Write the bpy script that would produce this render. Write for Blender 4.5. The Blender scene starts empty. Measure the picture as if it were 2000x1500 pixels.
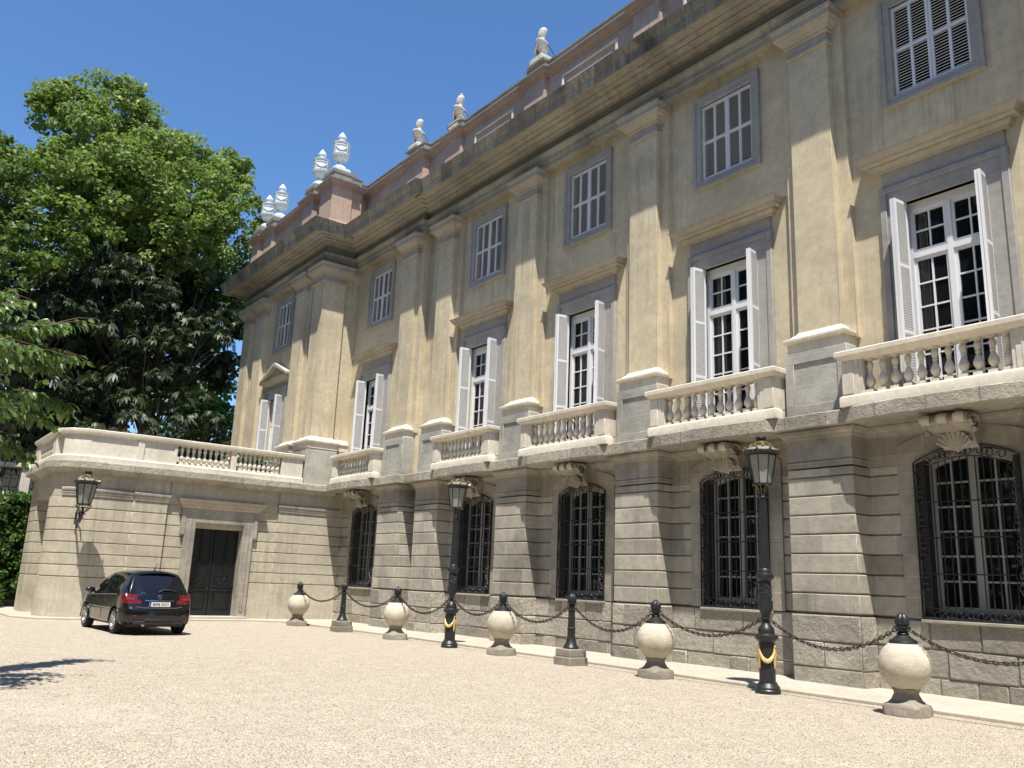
import bpy, bmesh, math, random
import numpy as np
from mathutils import Vector, Matrix
R = math.radians
PI = math.pi
sc = bpy.context.scene
COL = sc.collection
WO = {}                                   # world origin of every object we place

# ------------------------------------------------------------------ mesh builder
class MB:
    def __init__(s): s.v = []; s.f = []
    def add(s, vs, fs):
        n = len(s.v); s.v += [tuple(p) for p in vs]; s.f += [tuple(i + n for i in f) for f in fs]; return s
    def box(s, x0, x1, y0, y1, z0, z1):
        if x0 > x1: x0, x1 = x1, x0
        if y0 > y1: y0, y1 = y1, y0
        if z0 > z1: z0, z1 = z1, z0
        return s.add([(x0,y0,z0),(x1,y0,z0),(x1,y1,z0),(x0,y1,z0),(x0,y0,z1),(x1,y0,z1),(x1,y1,z1),(x0,y1,z1)],
                     [(0,3,2,1),(4,5,6,7),(0,1,5,4),(1,2,6,5),(2,3,7,6),(3,0,4,7)])
    def prism(s, poly, a, b, ax):
        n = len(poly)
        def P(p, t): return {'x': (t, p[0], p[1]), 'y': (p[0], t, p[1]), 'z': (p[0], p[1], t)}[ax]
        vs = [P(p, a) for p in poly] + [P(p, b) for p in poly]
        return s.add(vs, [tuple(range(n)), tuple(range(2*n-1, n-1, -1))] + [(i, (i+1) % n, n+(i+1) % n, n+i) for i in range(n)])
    def loft(s, rings, closed=True, caps=True):
        n = len(rings[0]); vs = [p for r in rings for p in r]; fs = []
        for i in range(len(rings)-1):
            for j in range(n if closed else n-1):
                k = (j+1) % n
                fs.append((i*n+j, i*n+k, (i+1)*n+k, (i+1)*n+j))
        if caps and closed:
            fs.append(tuple(range(n))); fs.append(tuple((len(rings)-1)*n+j for j in range(n-1, -1, -1)))
        return s.add(vs, fs)
    def lathe(s, prof, c=(0,0,0), n=24, flute=0, fa=0.0, rot=0.0, caps=True):
        rings = []
        for r, z in prof:
            rings.append([(c[0] + r*(1 + (fa*(math.cos(flute*2*PI*j/n)) if flute else 0))*math.cos(2*PI*j/n+rot),
                           c[1] + r*(1 + (fa*(math.cos(flute*2*PI*j/n)) if flute else 0))*math.sin(2*PI*j/n+rot), c[2]+z) for j in range(n)])
        return s.loft(rings, caps=caps)
    def tube(s, pts, r, n=6, closed=False):
        pts = [Vector(p) for p in pts]; N = len(pts); rings = []
        up = Vector((0.13, 0.21, 0.97)).normalized()
        for i, p in enumerate(pts):
            if closed: t = pts[(i+1) % N] - pts[i-1]
            else: t = pts[min(i+1, N-1)] - pts[max(i-1, 0)]
            t.normalize(); a = t.cross(up)
            if a.length < 1e-3: a = t.cross(Vector((1,0,0)))
            a.normalize(); b = t.cross(a)
            rr = r[i] if isinstance(r, (list, tuple)) else r
            rings.append([tuple(p + a*rr*math.cos(2*PI*j/n) + b*rr*math.sin(2*PI*j/n)) for j in range(n)])
        if closed:
            rings.append(rings[0]); return s.loft(rings, caps=False)
        return s.loft(rings)
    def sweep(s, path, prof, back=None, closedprof=True):
        """profile (outward offset, z) swept along a plan polyline with mitred corners; outward is left of travel"""
        P = [Vector(p) for p in path]; N = len(P); offs = []
        for i in range(N):
            ds = []
            if i > 0: ds.append((P[i]-P[i-1]).normalized())
            if i < N-1: ds.append((P[i+1]-P[i]).normalized())
            ns = [Vector((-d.y, d.x)) for d in ds]
            m = ns[0] if len(ns) == 1 else (ns[0]+ns[1])/max(1e-6, 1+ns[0].dot(ns[1]))
            offs.append(m)
        rings = [[(P[i].x+offs[i].x*o, P[i].y+offs[i].y*o, z) for o, z in prof] for i in range(N)]
        return s.loft(rings, closed=closedprof)
    def merge(s, o, M=None):
        M = M or Matrix()
        return s.add([tuple(M @ Vector(p)) for p in o.v], o.f)

def inset(poly, d):
    """move every edge of a plan polygon inwards by d (either winding)"""
    P = [Vector(p) for p in poly]; N = len(P)
    A = sum(P[i].x*P[(i+1) % N].y - P[(i+1) % N].x*P[i].y for i in range(N))
    sg = 1 if A > 0 else -1; out = []
    for i in range(N):
        d0 = (P[i]-P[i-1]).normalized(); d1 = (P[(i+1) % N]-P[i]).normalized()
        n0 = Vector((-d0.y, d0.x))*sg; n1 = Vector((-d1.y, d1.x))*sg
        m = (n0+n1)/max(.2, 1+n0.dot(n1)); out.append((P[i].x+m.x*d, P[i].y+m.y*d))
    return out

def tag(o, label=None, cat=None, group=None, kind=None):
    if label: o['label'] = label
    if cat: o['category'] = cat
    if group: o['group'] = group
    if kind: o['kind'] = kind
    return o

def thing(name, loc, label, cat, group=None, rz=0.0):
    o = bpy.data.objects.new(name, None); COL.objects.link(o); o.location = loc; o.rotation_euler = (0,0,rz)
    o.empty_display_size = .3
    WO[o.name] = Vector(loc)
    return tag(o, label, cat, group)

def mesh_of(name, mb, mat, smooth=35, recalc=True):
    me = bpy.data.meshes.new(name); me.from_pydata(mb.v, [], mb.f); me.validate(); 
    if recalc:
        bm = bmesh.new(); bm.from_mesh(me); bmesh.ops.recalc_face_normals(bm, faces=bm.faces); bm.to_mesh(me); bm.free()
    if mat is not None: me.materials.append(mat)
    if smooth:
        me.polygons.foreach_set('use_smooth', [True]*len(me.polygons)); me.set_sharp_from_angle(angle=R(smooth))
    return me

def part(name, mb, mat, parent=None, local=False, bevel=0, smooth=35, org=None, seg=2, label=None):
    """link a builder as one mesh object; coordinates are world unless local"""
    vs = np.array(mb.v)
    if org is None:
        lo, hi = vs.min(0), vs.max(0); org = Vector(((lo[0]+hi[0])/2, (lo[1]+hi[1])/2, lo[2]))
    org = Vector(org)
    mb.v = [(p[0]-org.x, p[1]-org.y, p[2]-org.z) for p in mb.v]
    o = bpy.data.objects.new(name, mesh_of(name, mb, mat, smooth)); COL.objects.link(o)
    if parent is not None:
        o.parent = parent
        o.location = org if local else org - WO[parent.name]
    else: o.location = org
    WO[o.name] = (WO[parent.name] + org) if (local and parent is not None) else Vector(org)
    if bevel:
        m = o.modifiers.new('bevel', 'BEVEL'); m.width = bevel; m.segments = seg; m.limit_method = 'ANGLE'; m.angle_limit = R(40)
    if label: o['label'] = label
    return o

def copy_tree(o, parent=None):
    c = o.copy(); COL.objects.link(c); c.parent = parent
    for ch in list(o.children): copy_tree(ch, c)
    return c

# ------------------------------------------------------------------ materials
def newmat(name):
    m = bpy.data.materials.new(name); m.use_nodes = True; nt = m.node_tree
    return m, nt, nt.nodes, nt.links, nt.nodes['Principled BSDF']
def mixc(N, L, a, b, fac, mode='MIX'):
    n = N.new('ShaderNodeMix'); n.data_type = 'RGBA'; n.blend_type = mode
    for sock, val in ((n.inputs[0], fac), (n.inputs[6], a), (n.inputs[7], b)):
        if isinstance(val, bpy.types.NodeSocket): L.new(val, sock)
        elif isinstance(val, (int, float)): sock.default_value = val
        else: sock.default_value = (*val[:3], 1)
    return n.outputs[2]
def noise(N, L, vec, scale, detail=4, rough=.55, dim=None):
    n = N.new('ShaderNodeTexNoise'); n.inputs['Scale'].default_value = scale; n.inputs['Detail'].default_value = detail
    n.inputs['Roughness'].default_value = rough
    if vec is not None: L.new(vec, n.inputs['Vector'])
    return n.outputs['Fac']
def ramp(N, L, fac, *st):
    n = N.new('ShaderNodeValToRGB'); L.new(fac, n.inputs[0]); e = n.color_ramp.elements
    while len(e) < len(st): e.new(.5)
    for i, (p, c) in enumerate(st):
        e[i].position = p; e[i].color = (c, c, c, 1) if isinstance(c, (int, float)) else (*c, 1)
    return n.outputs[0]
def mth(N, L, op, a, b=0.0, c=None):
    n = N.new('ShaderNodeMath'); n.operation = op
    for i, v in enumerate((a, b, c)):
        if v is None: continue
        if isinstance(v, bpy.types.NodeSocket): L.new(v, n.inputs[i])
        else: n.inputs[i].default_value = v
    return n.outputs[0]
def bump(N, L, bs, h, strength, dist=.02, prev=None):
    n = N.new('ShaderNodeBump'); n.inputs['Strength'].default_value = strength; n.inputs['Distance'].default_value = dist
    L.new(h, n.inputs['Height'])
    if prev is not None: L.new(prev, n.inputs['Normal'])
    if bs is not None: L.new(n.outputs[0], bs.inputs['Normal'])
    return n.outputs[0]
def scaled(N, L, vec, s):
    n = N.new('ShaderNodeMapping'); L.new(vec, n.inputs['Vector']); n.inputs['Scale'].default_value = s; return n.outputs[0]

def stone(name, base, var=.18, blotch=None, bfac=.35, rough=.85, rows=None, z0=0, width=.9, joint=None, jw=.012, rowvar=.12,
          bumps=.35, bdist=.012, streak=0.0, streakcol=(.06,.055,.05), fine=28, irregular=0.0, island=0.0, jf=.8):
    """weathered stone; rows gives a coursed ashlar pattern in world space (plan position along the wall, height)"""
    m, nt, N, L, bs = newmat(name)
    geo = N.new('ShaderNodeNewGeometry'); pos = geo.outputs['Position']
    n1 = noise(N, L, pos, 1.3, 5, .6); n2 = noise(N, L, pos, 6.5, 6, .65); n3 = noise(N, L, pos, fine, 5, .7)
    dark = tuple(c*(1-var) for c in base); light = tuple(min(.9, c*(1+var)) for c in base)
    col = mixc(N, L, dark, light, ramp(N, L, n1, (.3, 0.0), (.7, 1.0)))
    col = mixc(N, L, col, ramp(N, L, n2, (.25, .72), (.75, 1.22)), .6, 'MULTIPLY')
    h = n3
    if rows:
        sep = N.new('ShaderNodeSeparateXYZ'); L.new(pos, sep.inputs[0])
        u = mth(N, L, 'ADD', sep.outputs[0], sep.outputs[1]); w = mth(N, L, 'SUBTRACT', sep.outputs[2], z0)
        if irregular:
            nz = noise(N, L, pos, .8, 2); nz2 = noise(N, L, pos, 7, 3)
            w = mth(N, L, 'ADD', w, mth(N, L, 'MULTIPLY', mth(N, L, 'SUBTRACT', nz, .5), irregular))
            w = mth(N, L, 'ADD', w, mth(N, L, 'MULTIPLY', mth(N, L, 'SUBTRACT', nz2, .5), irregular*.16))
            u = mth(N, L, 'ADD', u, mth(N, L, 'MULTIPLY', mth(N, L, 'SUBTRACT', nz2, .5), irregular*.3))
        cm = N.new('ShaderNodeCombineXYZ'); L.new(u, cm.inputs[0]); L.new(w, cm.inputs[1])
        br = N.new('ShaderNodeTexBrick'); L.new(cm.outputs[0], br.inputs['Vector'])
        br.inputs['Scale'].default_value = 1; br.inputs['Mortar Size'].default_value = jw; br.inputs['Mortar Smooth'].default_value = .3
        br.inputs['Brick Width'].default_value = width; br.inputs['Row Height'].default_value = rows
        br.inputs['Color1'].default_value = (1-rowvar, 1-rowvar, 1-rowvar*1.1, 1); br.inputs['Color2'].default_value = (1+rowvar, 1+rowvar*.95, 1+rowvar*.85, 1)
        br.inputs['Mortar'].default_value = (1,1,1,1); br.offset = .43; br.squash = .8; br.squash_frequency = 3
        col = mixc(N, L, col, br.outputs['Color'], 1.0, 'MULTIPLY')
        if joint: col = mixc(N, L, col, joint, mth(N, L, 'MULTIPLY', br.outputs['Fac'], jf))
        h = mth(N, L, 'SUBTRACT', h, mth(N, L, 'MULTIPLY', br.outputs['Fac'], 1.2))
    if island:
        col = mixc(N, L, col, ramp(N, L, geo.outputs['Random Per Island'], (0, 1-island), (1, 1+island)), 1.0, 'MULTIPLY')
    if blotch:
        nb = noise(N, L, pos, .55, 6, .62)
        col = mixc(N, L, col, blotch, mth(N, L, 'MULTIPLY', ramp(N, L, nb, (.50, 0.0), (.68, 1.0)), bfac))
    if streak:
        st = noise(N, L, scaled(N, L, pos, (5.5, 5.5, .22)), 1, 5, .7)
        st2 = noise(N, L, pos, .35, 3)
        f = mth(N, L, 'MULTIPLY', ramp(N, L, st, (.46, 0.0), (.66, 1.0)), ramp(N, L, st2, (.42, 0.0), (.62, 1.0)))
        col = mixc(N, L, col, streakcol, mth(N, L, 'MULTIPLY', f, streak))
    L.new(col, bs.inputs['Base Color']); bs.inputs['Roughness'].default_value = rough
    bs.inputs['Specular IOR Level'].default_value = .25
    b1 = bump(N, L, None, h, bumps, bdist)
    bump(N, L, bs, n2, bumps*.8, bdist*2.5, b1)
    return m

def plain(name, col, rough=.5, metal=0, spec=.5, var=.0, scale=8, bumps=0, coat=0, bscale=40):
    m, nt, N, L, bs = newmat(name)
    tc = N.new('ShaderNodeTexCoord').outputs['Object']
    if var:
        n = noise(N, L, tc, scale, 5, .6)
        c = mixc(N, L, tuple(x*(1-var) for x in col), tuple(min(.95, x*(1+var)) for x in col), ramp(N, L, n, (.3, 0.0), (.7, 1.0)))
        L.new(c, bs.inputs['Base Color'])
    else: bs.inputs['Base Color'].default_value = (*col, 1)
    bs.inputs['Roughness'].default_value = rough; bs.inputs['Metallic'].default_value = metal
    bs.inputs['Specular IOR Level'].default_value = spec; bs.inputs['Coat Weight'].default_value = coat
    bs.inputs['Coat Roughness'].default_value = .03
    if bumps: bump(N, L, bs, noise(N, L, tc, bscale, 4), bumps, .01)
    return m

M = {}
M['rust'] = stone('coursed_sandstone', (.44,.41,.35), .12, blotch=(.17,.155,.135), bfac=.65, rows=.365, z0=1.29, width=1.05, joint=(.56,.51,.43), jw=.009, rowvar=.21, bumps=.55, bdist=.01, streak=.25)
M['ashlar'] = stone('plain_sandstone', (.38,.35,.30), .12, blotch=(.15,.135,.115), bfac=.8, rows=.365, z0=1.29, width=1.6, joint=(.58,.53,.45), jw=.006, rowvar=.09, bumps=.4, bdist=.01, streak=.35)
M['plinth'] = stone('rough_plinth_blocks', (.385,.355,.30), .16, blotch=(.23,.21,.18), bfac=.4, bumps=1.0, bdist=.03, fine=14, island=.26)
M['mortar'] = stone('old_mortar', (.20,.18,.15), .12, bumps=.8, bdist=.02, fine=20)
M['annexstone'] = stone('smooth_annex_stone', (.50,.455,.36), .08, blotch=(.22,.195,.155), bfac=.45, rows=.365, z0=1.29, width=2.1, joint=(.34,.30,.23), jw=.005, rowvar=.06, bumps=.25, bdist=.008, streak=.35, streakcol=(.13,.115,.09), jf=.4)
M['grey'] = stone('grey_granite', (.36,.345,.315), .12, blotch=(.2,.19,.175), bfac=.5, bumps=.5, bdist=.012, fine=45, streak=.25)
M['pedstone'] = stone('grey_ashlar_pedestal', (.45,.44,.39), .1, blotch=(.2,.19,.175), bfac=.6, rows=.62, z0=5.1, width=.8, joint=(.56,.53,.47), jw=.006, rowvar=.07, bumps=.5, bdist=.012, fine=45)
M['band'] = stone('weathered_band_stone', (.45,.415,.345), .15, blotch=(.2,.18,.155), bfac=.55, rows=8, z0=3, width=1.15, joint=(.2,.17,.14), jw=.008, rowvar=.12, bumps=.9, bdist=.03, fine=22, streak=.3)
M['stucco'] = stone('ochre_stucco', (.635,.55,.385), .09, blotch=(.42,.37,.27), bfac=.65, rows=.46, z0=6.88, width=1.5, joint=(.40,.33,.22), jw=.0035, rowvar=.02, jf=.45, bumps=.15, bdist=.006, streak=.55, streakcol=(.26,.23,.175))
M['capital'] = stone('pale_capital_stone', (.45,.405,.33), .1, blotch=(.3,.25,.18), bfac=.4, bumps=.35)
M['white'] = stone('white_limestone', (.72,.66,.55), .07, blotch=(.48,.43,.35), bfac=.45, bumps=.25, bdist=.008, streak=.3, streakcol=(.28,.25,.2))
M['entab'] = stone('stained_entablature_stone', (.37,.345,.285), .15, blotch=(.16,.15,.13), bfac=.6, rows=6, z0=12, width=1.3, joint=(.42,.39,.31), jw=.006, rowvar=.08, bumps=.5, streak=.5, streakcol=(.10,.095,.085))
M['frieze'] = stone('blue_grey_frieze_stone', (.225,.225,.215), .08, blotch=(.16,.165,.17), bfac=.5, bumps=.35)
M['surround'] = stone('blue_grey_window_stone', (.395,.38,.35), .08, blotch=(.22,.22,.22), bfac=.5, bumps=.5, fine=50)
M['corona'] = stone('mossy_cornice_stone', (.37,.345,.28), .2, blotch=(.10,.095,.08), bfac=.75, rows=9, z0=10, width=.8, joint=(.12,.11,.09), jw=.012, rowvar=.25, bumps=1.0, bdist=.04, fine=12, streak=.6, streakcol=(.055,.055,.045))
M['pink'] = stone('pink_terracotta_render', (.50,.365,.285), .07, blotch=(.33,.22,.17), bfac=.45, bumps=.3, bdist=.01, streak=.25, streakcol=(.25,.16,.12))
M['pinkdark'] = stone('dark_pink_moulding', (.38,.28,.235), .09, blotch=(.25,.18,.15), bfac=.5, bumps=.3)
M['coping'] = stone('dark_coping_stone', (.24,.225,.19), .2, blotch=(.12,.115,.09), bfac=.6, bumps=.6)
M['marble'] = plain('white_marble', (.60,.56,.49), .65, var=.25, scale=9, bumps=.3, spec=.25)
M['ballstone'] = stone('pale_ball_stone', (.56,.51,.41), .09, blotch=(.36,.32,.26), bfac=.5, bumps=.7, bdist=.012, fine=60, streak=.2, streakcol=(.25,.22,.18))
M['basestone'] = stone('weathered_base_stone', (.29,.26,.215), .15, blotch=(.17,.15,.125), bfac=.6, bumps=.7, bdist=.015, fine=45)
M['paint'] = plain('white_paint', (.78,.79,.80), .45, var=.03, scale=3, spec=.35)
M['frame'] = plain('grey_white_window_frame', (.36,.355,.335), .5, var=.05, scale=3, spec=.35)
M['iron'] = plain('black_iron', (.018,.021,.024), .42, var=.3, scale=12, spec=.45, bumps=.12, bscale=60)
M['ironrust'] = plain('rusty_iron_chain', (.045,.033,.025), .6, var=.4, scale=20, spec=.4)
M['gold'] = plain('gilded_metal', (.24,.175,.075), .4, metal=.6, var=.2, scale=20)
M['goldpaint'] = plain('gold_paint', (.60,.46,.20), .5, metal=.15, var=.15, scale=20)
M['lampglass'] = plain('frosted_lamp_glass', (.27,.28,.25), .35, var=.12, scale=3, spec=.5)
M['panelgrey'] = plain('dark_grey_panel', (.035,.036,.038), .7)
M['dark'] = plain('unlit_room_shade', (.012,.012,.013), .9, spec=0)  # near-black sheets behind the panes stand in for unlit rooms
M['curtain'] = plain('grey_curtain', (.10,.10,.105), .9, var=.25, scale=3, spec=.1)
M['doorpaint'] = plain('black_green_door_paint', (.010,.014,.015), .28, var=.2, scale=4, spec=.5)
M['bark'] = plain('tree_bark', (.10,.08,.06), .9, var=.35, scale=5, bumps=.8, bscale=14)
M['twig'] = plain('twig_bark', (.13,.09,.06), .8, var=.2, scale=10)
M['rubber'] = plain('tyre_rubber', (.018,.018,.018), .8, spec=.3, bumps=.2)
M['rim'] = plain('alloy_rim', (.52,.53,.55), .3, metal=.85, var=.05)
M['chrome'] = plain('chrome', (.75,.75,.76), .12, metal=1.0)
M['black_plastic'] = plain('black_plastic', (.02,.02,.021), .5)
M['tail'] = plain('red_lamp_lens', (.13,.006,.008), .15, coat=.6)
M['taildark'] = plain('smoky_lamp_lens', (.22,.05,.04), .15, coat=.6)
M['plate'] = plain('plate_white', (.78,.78,.76), .35)
M['blue'] = plain('plate_blue', (.02,.06,.35), .35)
M['ink'] = plain('plate_ink', (.01,.01,.01), .5)

def mk_glass(name, col, rough, alpha):
    m, nt, N, L, bs = newmat(name)
    tc = N.new('ShaderNodeTexCoord').outputs['Object']
    bs.inputs['Base Color'].default_value = (*col, 1); bs.inputs['Roughness'].default_value = rough
    bs.inputs['Specular IOR Level'].default_value = .75
    bump(N, L, bs, noise(N, L, tc, 1.7, 2), .05, .05)
    tr = N.new('ShaderNodeBsdfTransparent'); tr.inputs[0].default_value = (.55,.6,.6,1)
    ms = N.new('ShaderNodeMixShader'); ms.inputs[0].default_value = alpha
    L.new(tr.outputs[0], ms.inputs[1]); L.new(bs.outputs[0], ms.inputs[2]); L.new(ms.outputs[0], N['Material Output'].inputs[0])
    return m
M['glass'] = mk_glass('window_glass', (.012,.014,.018), .03, .72)
M['carglass'] = mk_glass('tinted_car_glass', (.010,.010,.012), .02, .93)

m, nt, N, L, bs = newmat('car_paint')
bs.inputs['Base Color'].default_value = (.006,.006,.007,1); bs.inputs['Roughness'].default_value = .25
bs.inputs['Coat Weight'].default_value = .7; bs.inputs['Specular IOR Level'].default_value = .3; bs.inputs['Coat Roughness'].default_value = .03; bs.inputs['Metallic'].default_value = 0
M['carpaint'] = m

def leafmat(name, c1, c2, rough=.42, trans=.35, spec=.4):
    m, nt, N, L, bs = newmat(name)
    geo = N.new('ShaderNodeNewGeometry')
    n = noise(N, L, geo.outputs['Position'], .6, 4)
    rnd = mth(N, L, 'ADD', mth(N, L, 'MULTIPLY', geo.outputs['Random Per Island'], .6), mth(N, L, 'MULTIPLY', n, .5))
    col = mixc(N, L, c1, c2, rnd)
    L.new(col, bs.inputs['Base Color']); bs.inputs['Roughness'].default_value = rough; bs.inputs['Specular IOR Level'].default_value = spec
    tl = N.new('ShaderNodeBsdfTranslucent'); L.new(mixc(N, L, col, (1.25,1.35,.55), .6, 'MULTIPLY'), tl.inputs[0])
    ms = N.new('ShaderNodeMixShader'); ms.inputs[0].default_value = trans
    L.new(bs.outputs[0], ms.inputs[1]); L.new(tl.outputs[0], ms.inputs[2]); L.new(ms.outputs[0], N['Material Output'].inputs[0])
    return m
M['leaf_plane'] = leafmat('plane_leaf', (.09,.155,.035), (.27,.345,.10), .5, .35, .25)
M['leaf_plane2'] = leafmat('plane_leaf_dark', (.06,.115,.028), (.17,.24,.065), .5, .3, .25)
M['leaf_ch'] = leafmat('shaded_chestnut_leaf', (.022,.042,.016), (.066,.09,.042), .45, .18, .4)  # darkened leaf colour carries the shade over these crowns
M['leaf_bright'] = leafmat('bright_leaf', (.06,.14,.02), (.14,.25,.04), .4, .4)
M['leaf_fg'] = leafmat('cherry_leaf', (.06,.125,.03), (.16,.24,.07), .32, .35, .5)
M['leaf_hedge'] = leafmat('ivy_leaf', (.035,.09,.018), (.10,.19,.045), .4, .25)
M['leaf_dry'] = leafmat('dry_grass_leaf', (.14,.15,.05), (.28,.22,.10), .6, .3)

# gravel
m, nt, N, L, bs = newmat('pale_gravel')
pos = N.new('ShaderNodeNewGeometry').outputs['Position']
vo = N.new('ShaderNodeTexVoronoi'); L.new(pos, vo.inputs['Vector']); vo.inputs['Scale'].default_value = 90
vs_ = N.new('ShaderNodeSeparateColor'); L.new(vo.outputs['Color'], vs_.inputs[0])
c = mixc(N, L, (.31,.26,.19), (.57,.51,.405), vs_.outputs[0])
c = mixc(N, L, c, (.62,.58,.51), ramp(N, L, vs_.outputs[1], (.78, 0.0), (.85, 1.0)))
c = mixc(N, L, c, (.14,.10,.07), ramp(N, L, vs_.outputs[2], (.86, 0.0), (.93, 1.0)))
nb = noise(N, L, pos, .25, 3, .5); nb2 = noise(N, L, pos, 2.4, 5, .65)
sepg = N.new('ShaderNodeSeparateXYZ'); L.new(pos, sepg.inputs[0])
tan = mth(N, L, 'ADD', mth(N, L, 'MULTIPLY', sepg.outputs[1], .11), mth(N, L, 'MULTIPLY', nb, 1.5))
c = mixc(N, L, c, (.55,.51,.46), mth(N, L, 'MULTIPLY', ramp(N, L, tan, (.7, 1.0), (2.1, 0.0)), .5))
c = mixc(N, L, c, ramp(N, L, nb2, (.3, .88), (.7, 1.08)), .8, 'MULTIPLY')
trk = None
for (ax, ay, rad) in ((-6.0, -14.0, 21.2), (-6.0, -14.0, 22.7), (-30.0, -16.0, 24.5), (-30.0, -16.0, 26.0)):
    dx = mth(N, L, 'SUBTRACT', sepg.outputs[0], ax); dy = mth(N, L, 'SUBTRACT', sepg.outputs[1], ay)
    dd = mth(N, L, 'SQRT', mth(N, L, 'ADD', mth(N, L, 'MULTIPLY', dx, dx), mth(N, L, 'MULTIPLY', dy, dy)))
    dd = mth(N, L, 'ADD', mth(N, L, 'SUBTRACT', dd, rad), mth(N, L, 'MULTIPLY', mth(N, L, 'SUBTRACT', nb, .5), .8))
    t_ = ramp(N, L, mth(N, L, 'ABSOLUTE', dd), (.08, 1.0), (.22, 0.0))
    trk = t_ if trk is None else mth(N, L, 'MAXIMUM', trk, t_)
trk = mth(N, L, 'MULTIPLY', trk, ramp(N, L, nb2, (.35, .2), (.65, 1.0)))
c = mixc(N, L, c, (.40,.345,.265), mth(N, L, 'MULTIPLY', trk, .35))
L.new(c, bs.inputs['Base Color']); bs.inputs['Roughness'].default_value = .9; bs.inputs['Specular IOR Level'].default_value = .15
vb = N.new('ShaderNodeTexVoronoi'); L.new(pos, vb.inputs['Vector']); vb.inputs['Scale'].default_value = 90
b1 = bump(N, L, None, mth(N, L, 'SUBTRACT', 1.0, vb.outputs['Distance']), .9, .010)
b2 = bump(N, L, None, nb2, .5, .06, b1)
bump(N, L, bs, nb, .5, .2, b2)
M['gravel'] = m
m, nt, N, L, bs = newmat('grass_ground')
pos = N.new('ShaderNodeNewGeometry').outputs['Position']
c = mixc(N, L, (.04,.07,.02), (.10,.13,.045), noise(N, L, pos, .6, 8, .7)); L.new(c, bs.inputs['Base Color']); bs.inputs['Roughness'].default_value = .95
bump(N, L, bs, noise(N, L, pos, 30, 4), .8, .05)
M['grass'] = m
M['pave'] = stone('pale_pavement_slabs', (.46,.42,.355), .08, blotch=(.5,.44,.35), bfac=.5, bumps=.3, rows=50, width=1.3, joint=(.3,.26,.2), jw=.008, rowvar=.06)
# ================================================================== the mansion
S = 4.95
C = {0: -4.67, 1: -9.62, 2: -14.57, 3: -19.52, 4: -24.1, 5: -26.25}      # pier centres
W = {0: -2.13, 1: -7.08, 2: -12.05, 3: -17.0, 4: -21.9, 5: -28.8}          # bay centres
DY = {0: 0, 1: 0, 2: 0, 3: 0, 4: 0, 5: -.2}                                 # bay 5 stands slightly forward
YP, YW, YS = 14.65, 15.15, 14.85                                            # pier face, wall face, pilaster shaft face
G0, GP = 1.29, .365                                                         # first groove, course pitch
mansion = thing('mansion', (-15, 15, 0), 'ochre neoclassical mansion with pilasters, white shutters, stone balconies and pink parapet', 'building')
BAYS = [0, 1, 2, 3, 4, 5]; PIERS = [0, 1, 2, 3, 4, 5]

def front(y_off_pier, pier_half, pier_y, wall_y, notch=None, notch_d=.35):
    """plan polyline of the facade from right to left"""
    P = [(3.2, wall_y)]
    seq = []
    for k in (0, 1, 2, 3, 4, 5):
        seq.append(('w', k)); seq.append(('p', k))
    seq = [('w',0),('p',0),('w',1),('p',1),('w',2),('p',2),('w',3),('p',3),('w',4),('p',4),('p',5),('w',5)]
    for t, k in seq:
        dy = DY[k]
        if t == 'w' and notch:
            P += [(W[k]+notch, wall_y+dy), (W[k]+notch, wall_y+dy+notch_d), (W[k]-notch, wall_y+dy+notch_d), (W[k]-notch, wall_y+dy)]
        if t == 'p' and pier_half:
            if k == 5: P += [(C[5]+pier_half, wall_y), (C[5]+pier_half, pier_y+dy), (C[5]-pier_half, pier_y+dy), (C[5]-pier_half, wall_y+dy)]
            else: P += [(C[k]+pier_half, wall_y), (C[k]+pier_half, pier_y), (C[k]-pier_half, pier_y), (C[k]-pier_half, wall_y)]
        elif t == 'p' and k == 5: P += [(C[5]+.7, wall_y), (C[5]+.7, wall_y-.2)]
    P += [(-32.0, wall_y-.2), (-32.0, 22.0), (3.2, 22.0)]
    return P

def add_wall(mb, z0, z1, **k): mb.prism(front(0, **k), z0, z1, 'z')

# ---- ground floor: rough plinth, coursed walls with cut grooves
pl = MB(); add_wall(pl, -.3, G0-.01, pier_half=.72, pier_y=YP-.012, wall_y=YW-.012); plo = part('plinth', pl, M['mortar'], mansion)
def blocks_along(mb, path, rows, seed, out=.035, depth=.12, wmin=.45, wmax=1.35):
    """rough blocks laid in courses on the outer side of a plan polyline"""
    rr = random.Random(seed)
    for r_i, (z0, z1) in enumerate(rows):
        for a, b in zip(path[:-1], path[1:]):
            A, B = Vector(a), Vector(b); L = (B-A).length
            if L < .05: continue
            d = (B-A)/L; nrm = Vector((-d.y, d.x)); s0 = 0
            while s0 < L-.02:
                w_ = rr.uniform(wmin, wmax)
                if L-s0-w_ < .3: w_ = L-s0
                s1 = min(L, s0+w_); o_ = out*rr.uniform(.25, 1.0); j = .006
                za, zb = z0+rr.uniform(0, .012), z1-rr.uniform(.004, .014)
                p = [A+d*(s0+j)-nrm*depth, A+d*(s1-j)-nrm*depth, A+d*(s1-j)+nrm*(o_+rr.uniform(-.006, .006)), A+d*(s0+j)+nrm*(o_+rr.uniform(-.006, .006))]
                e0 = -.0 if s0 > 0 else .0
                rings = [[(q.x, q.y, z+rr.uniform(-.006, .006)) for q in p] for z in (za, zb)]
                mb.loft(rings); s0 = s1
blk = MB(); fp = front(0, .72, YP-.012, YW-.012)[:-2]
blocks_along(blk, fp, [(-.1, .33), (.335, .80), (.805, G0-.012)], 5)
part('plinth_blocks', blk, M['plinth'], plo, bevel=.022)
gw = MB(); OP = .9
crs = [G0+GP*k for k in range(9)]                       # 1.29 ... 4.21
fr = front(0, .71, YP, YW, OP); frn = front(0, .71, YP, YW, None)
grooved = inset(fr, .045)
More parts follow.
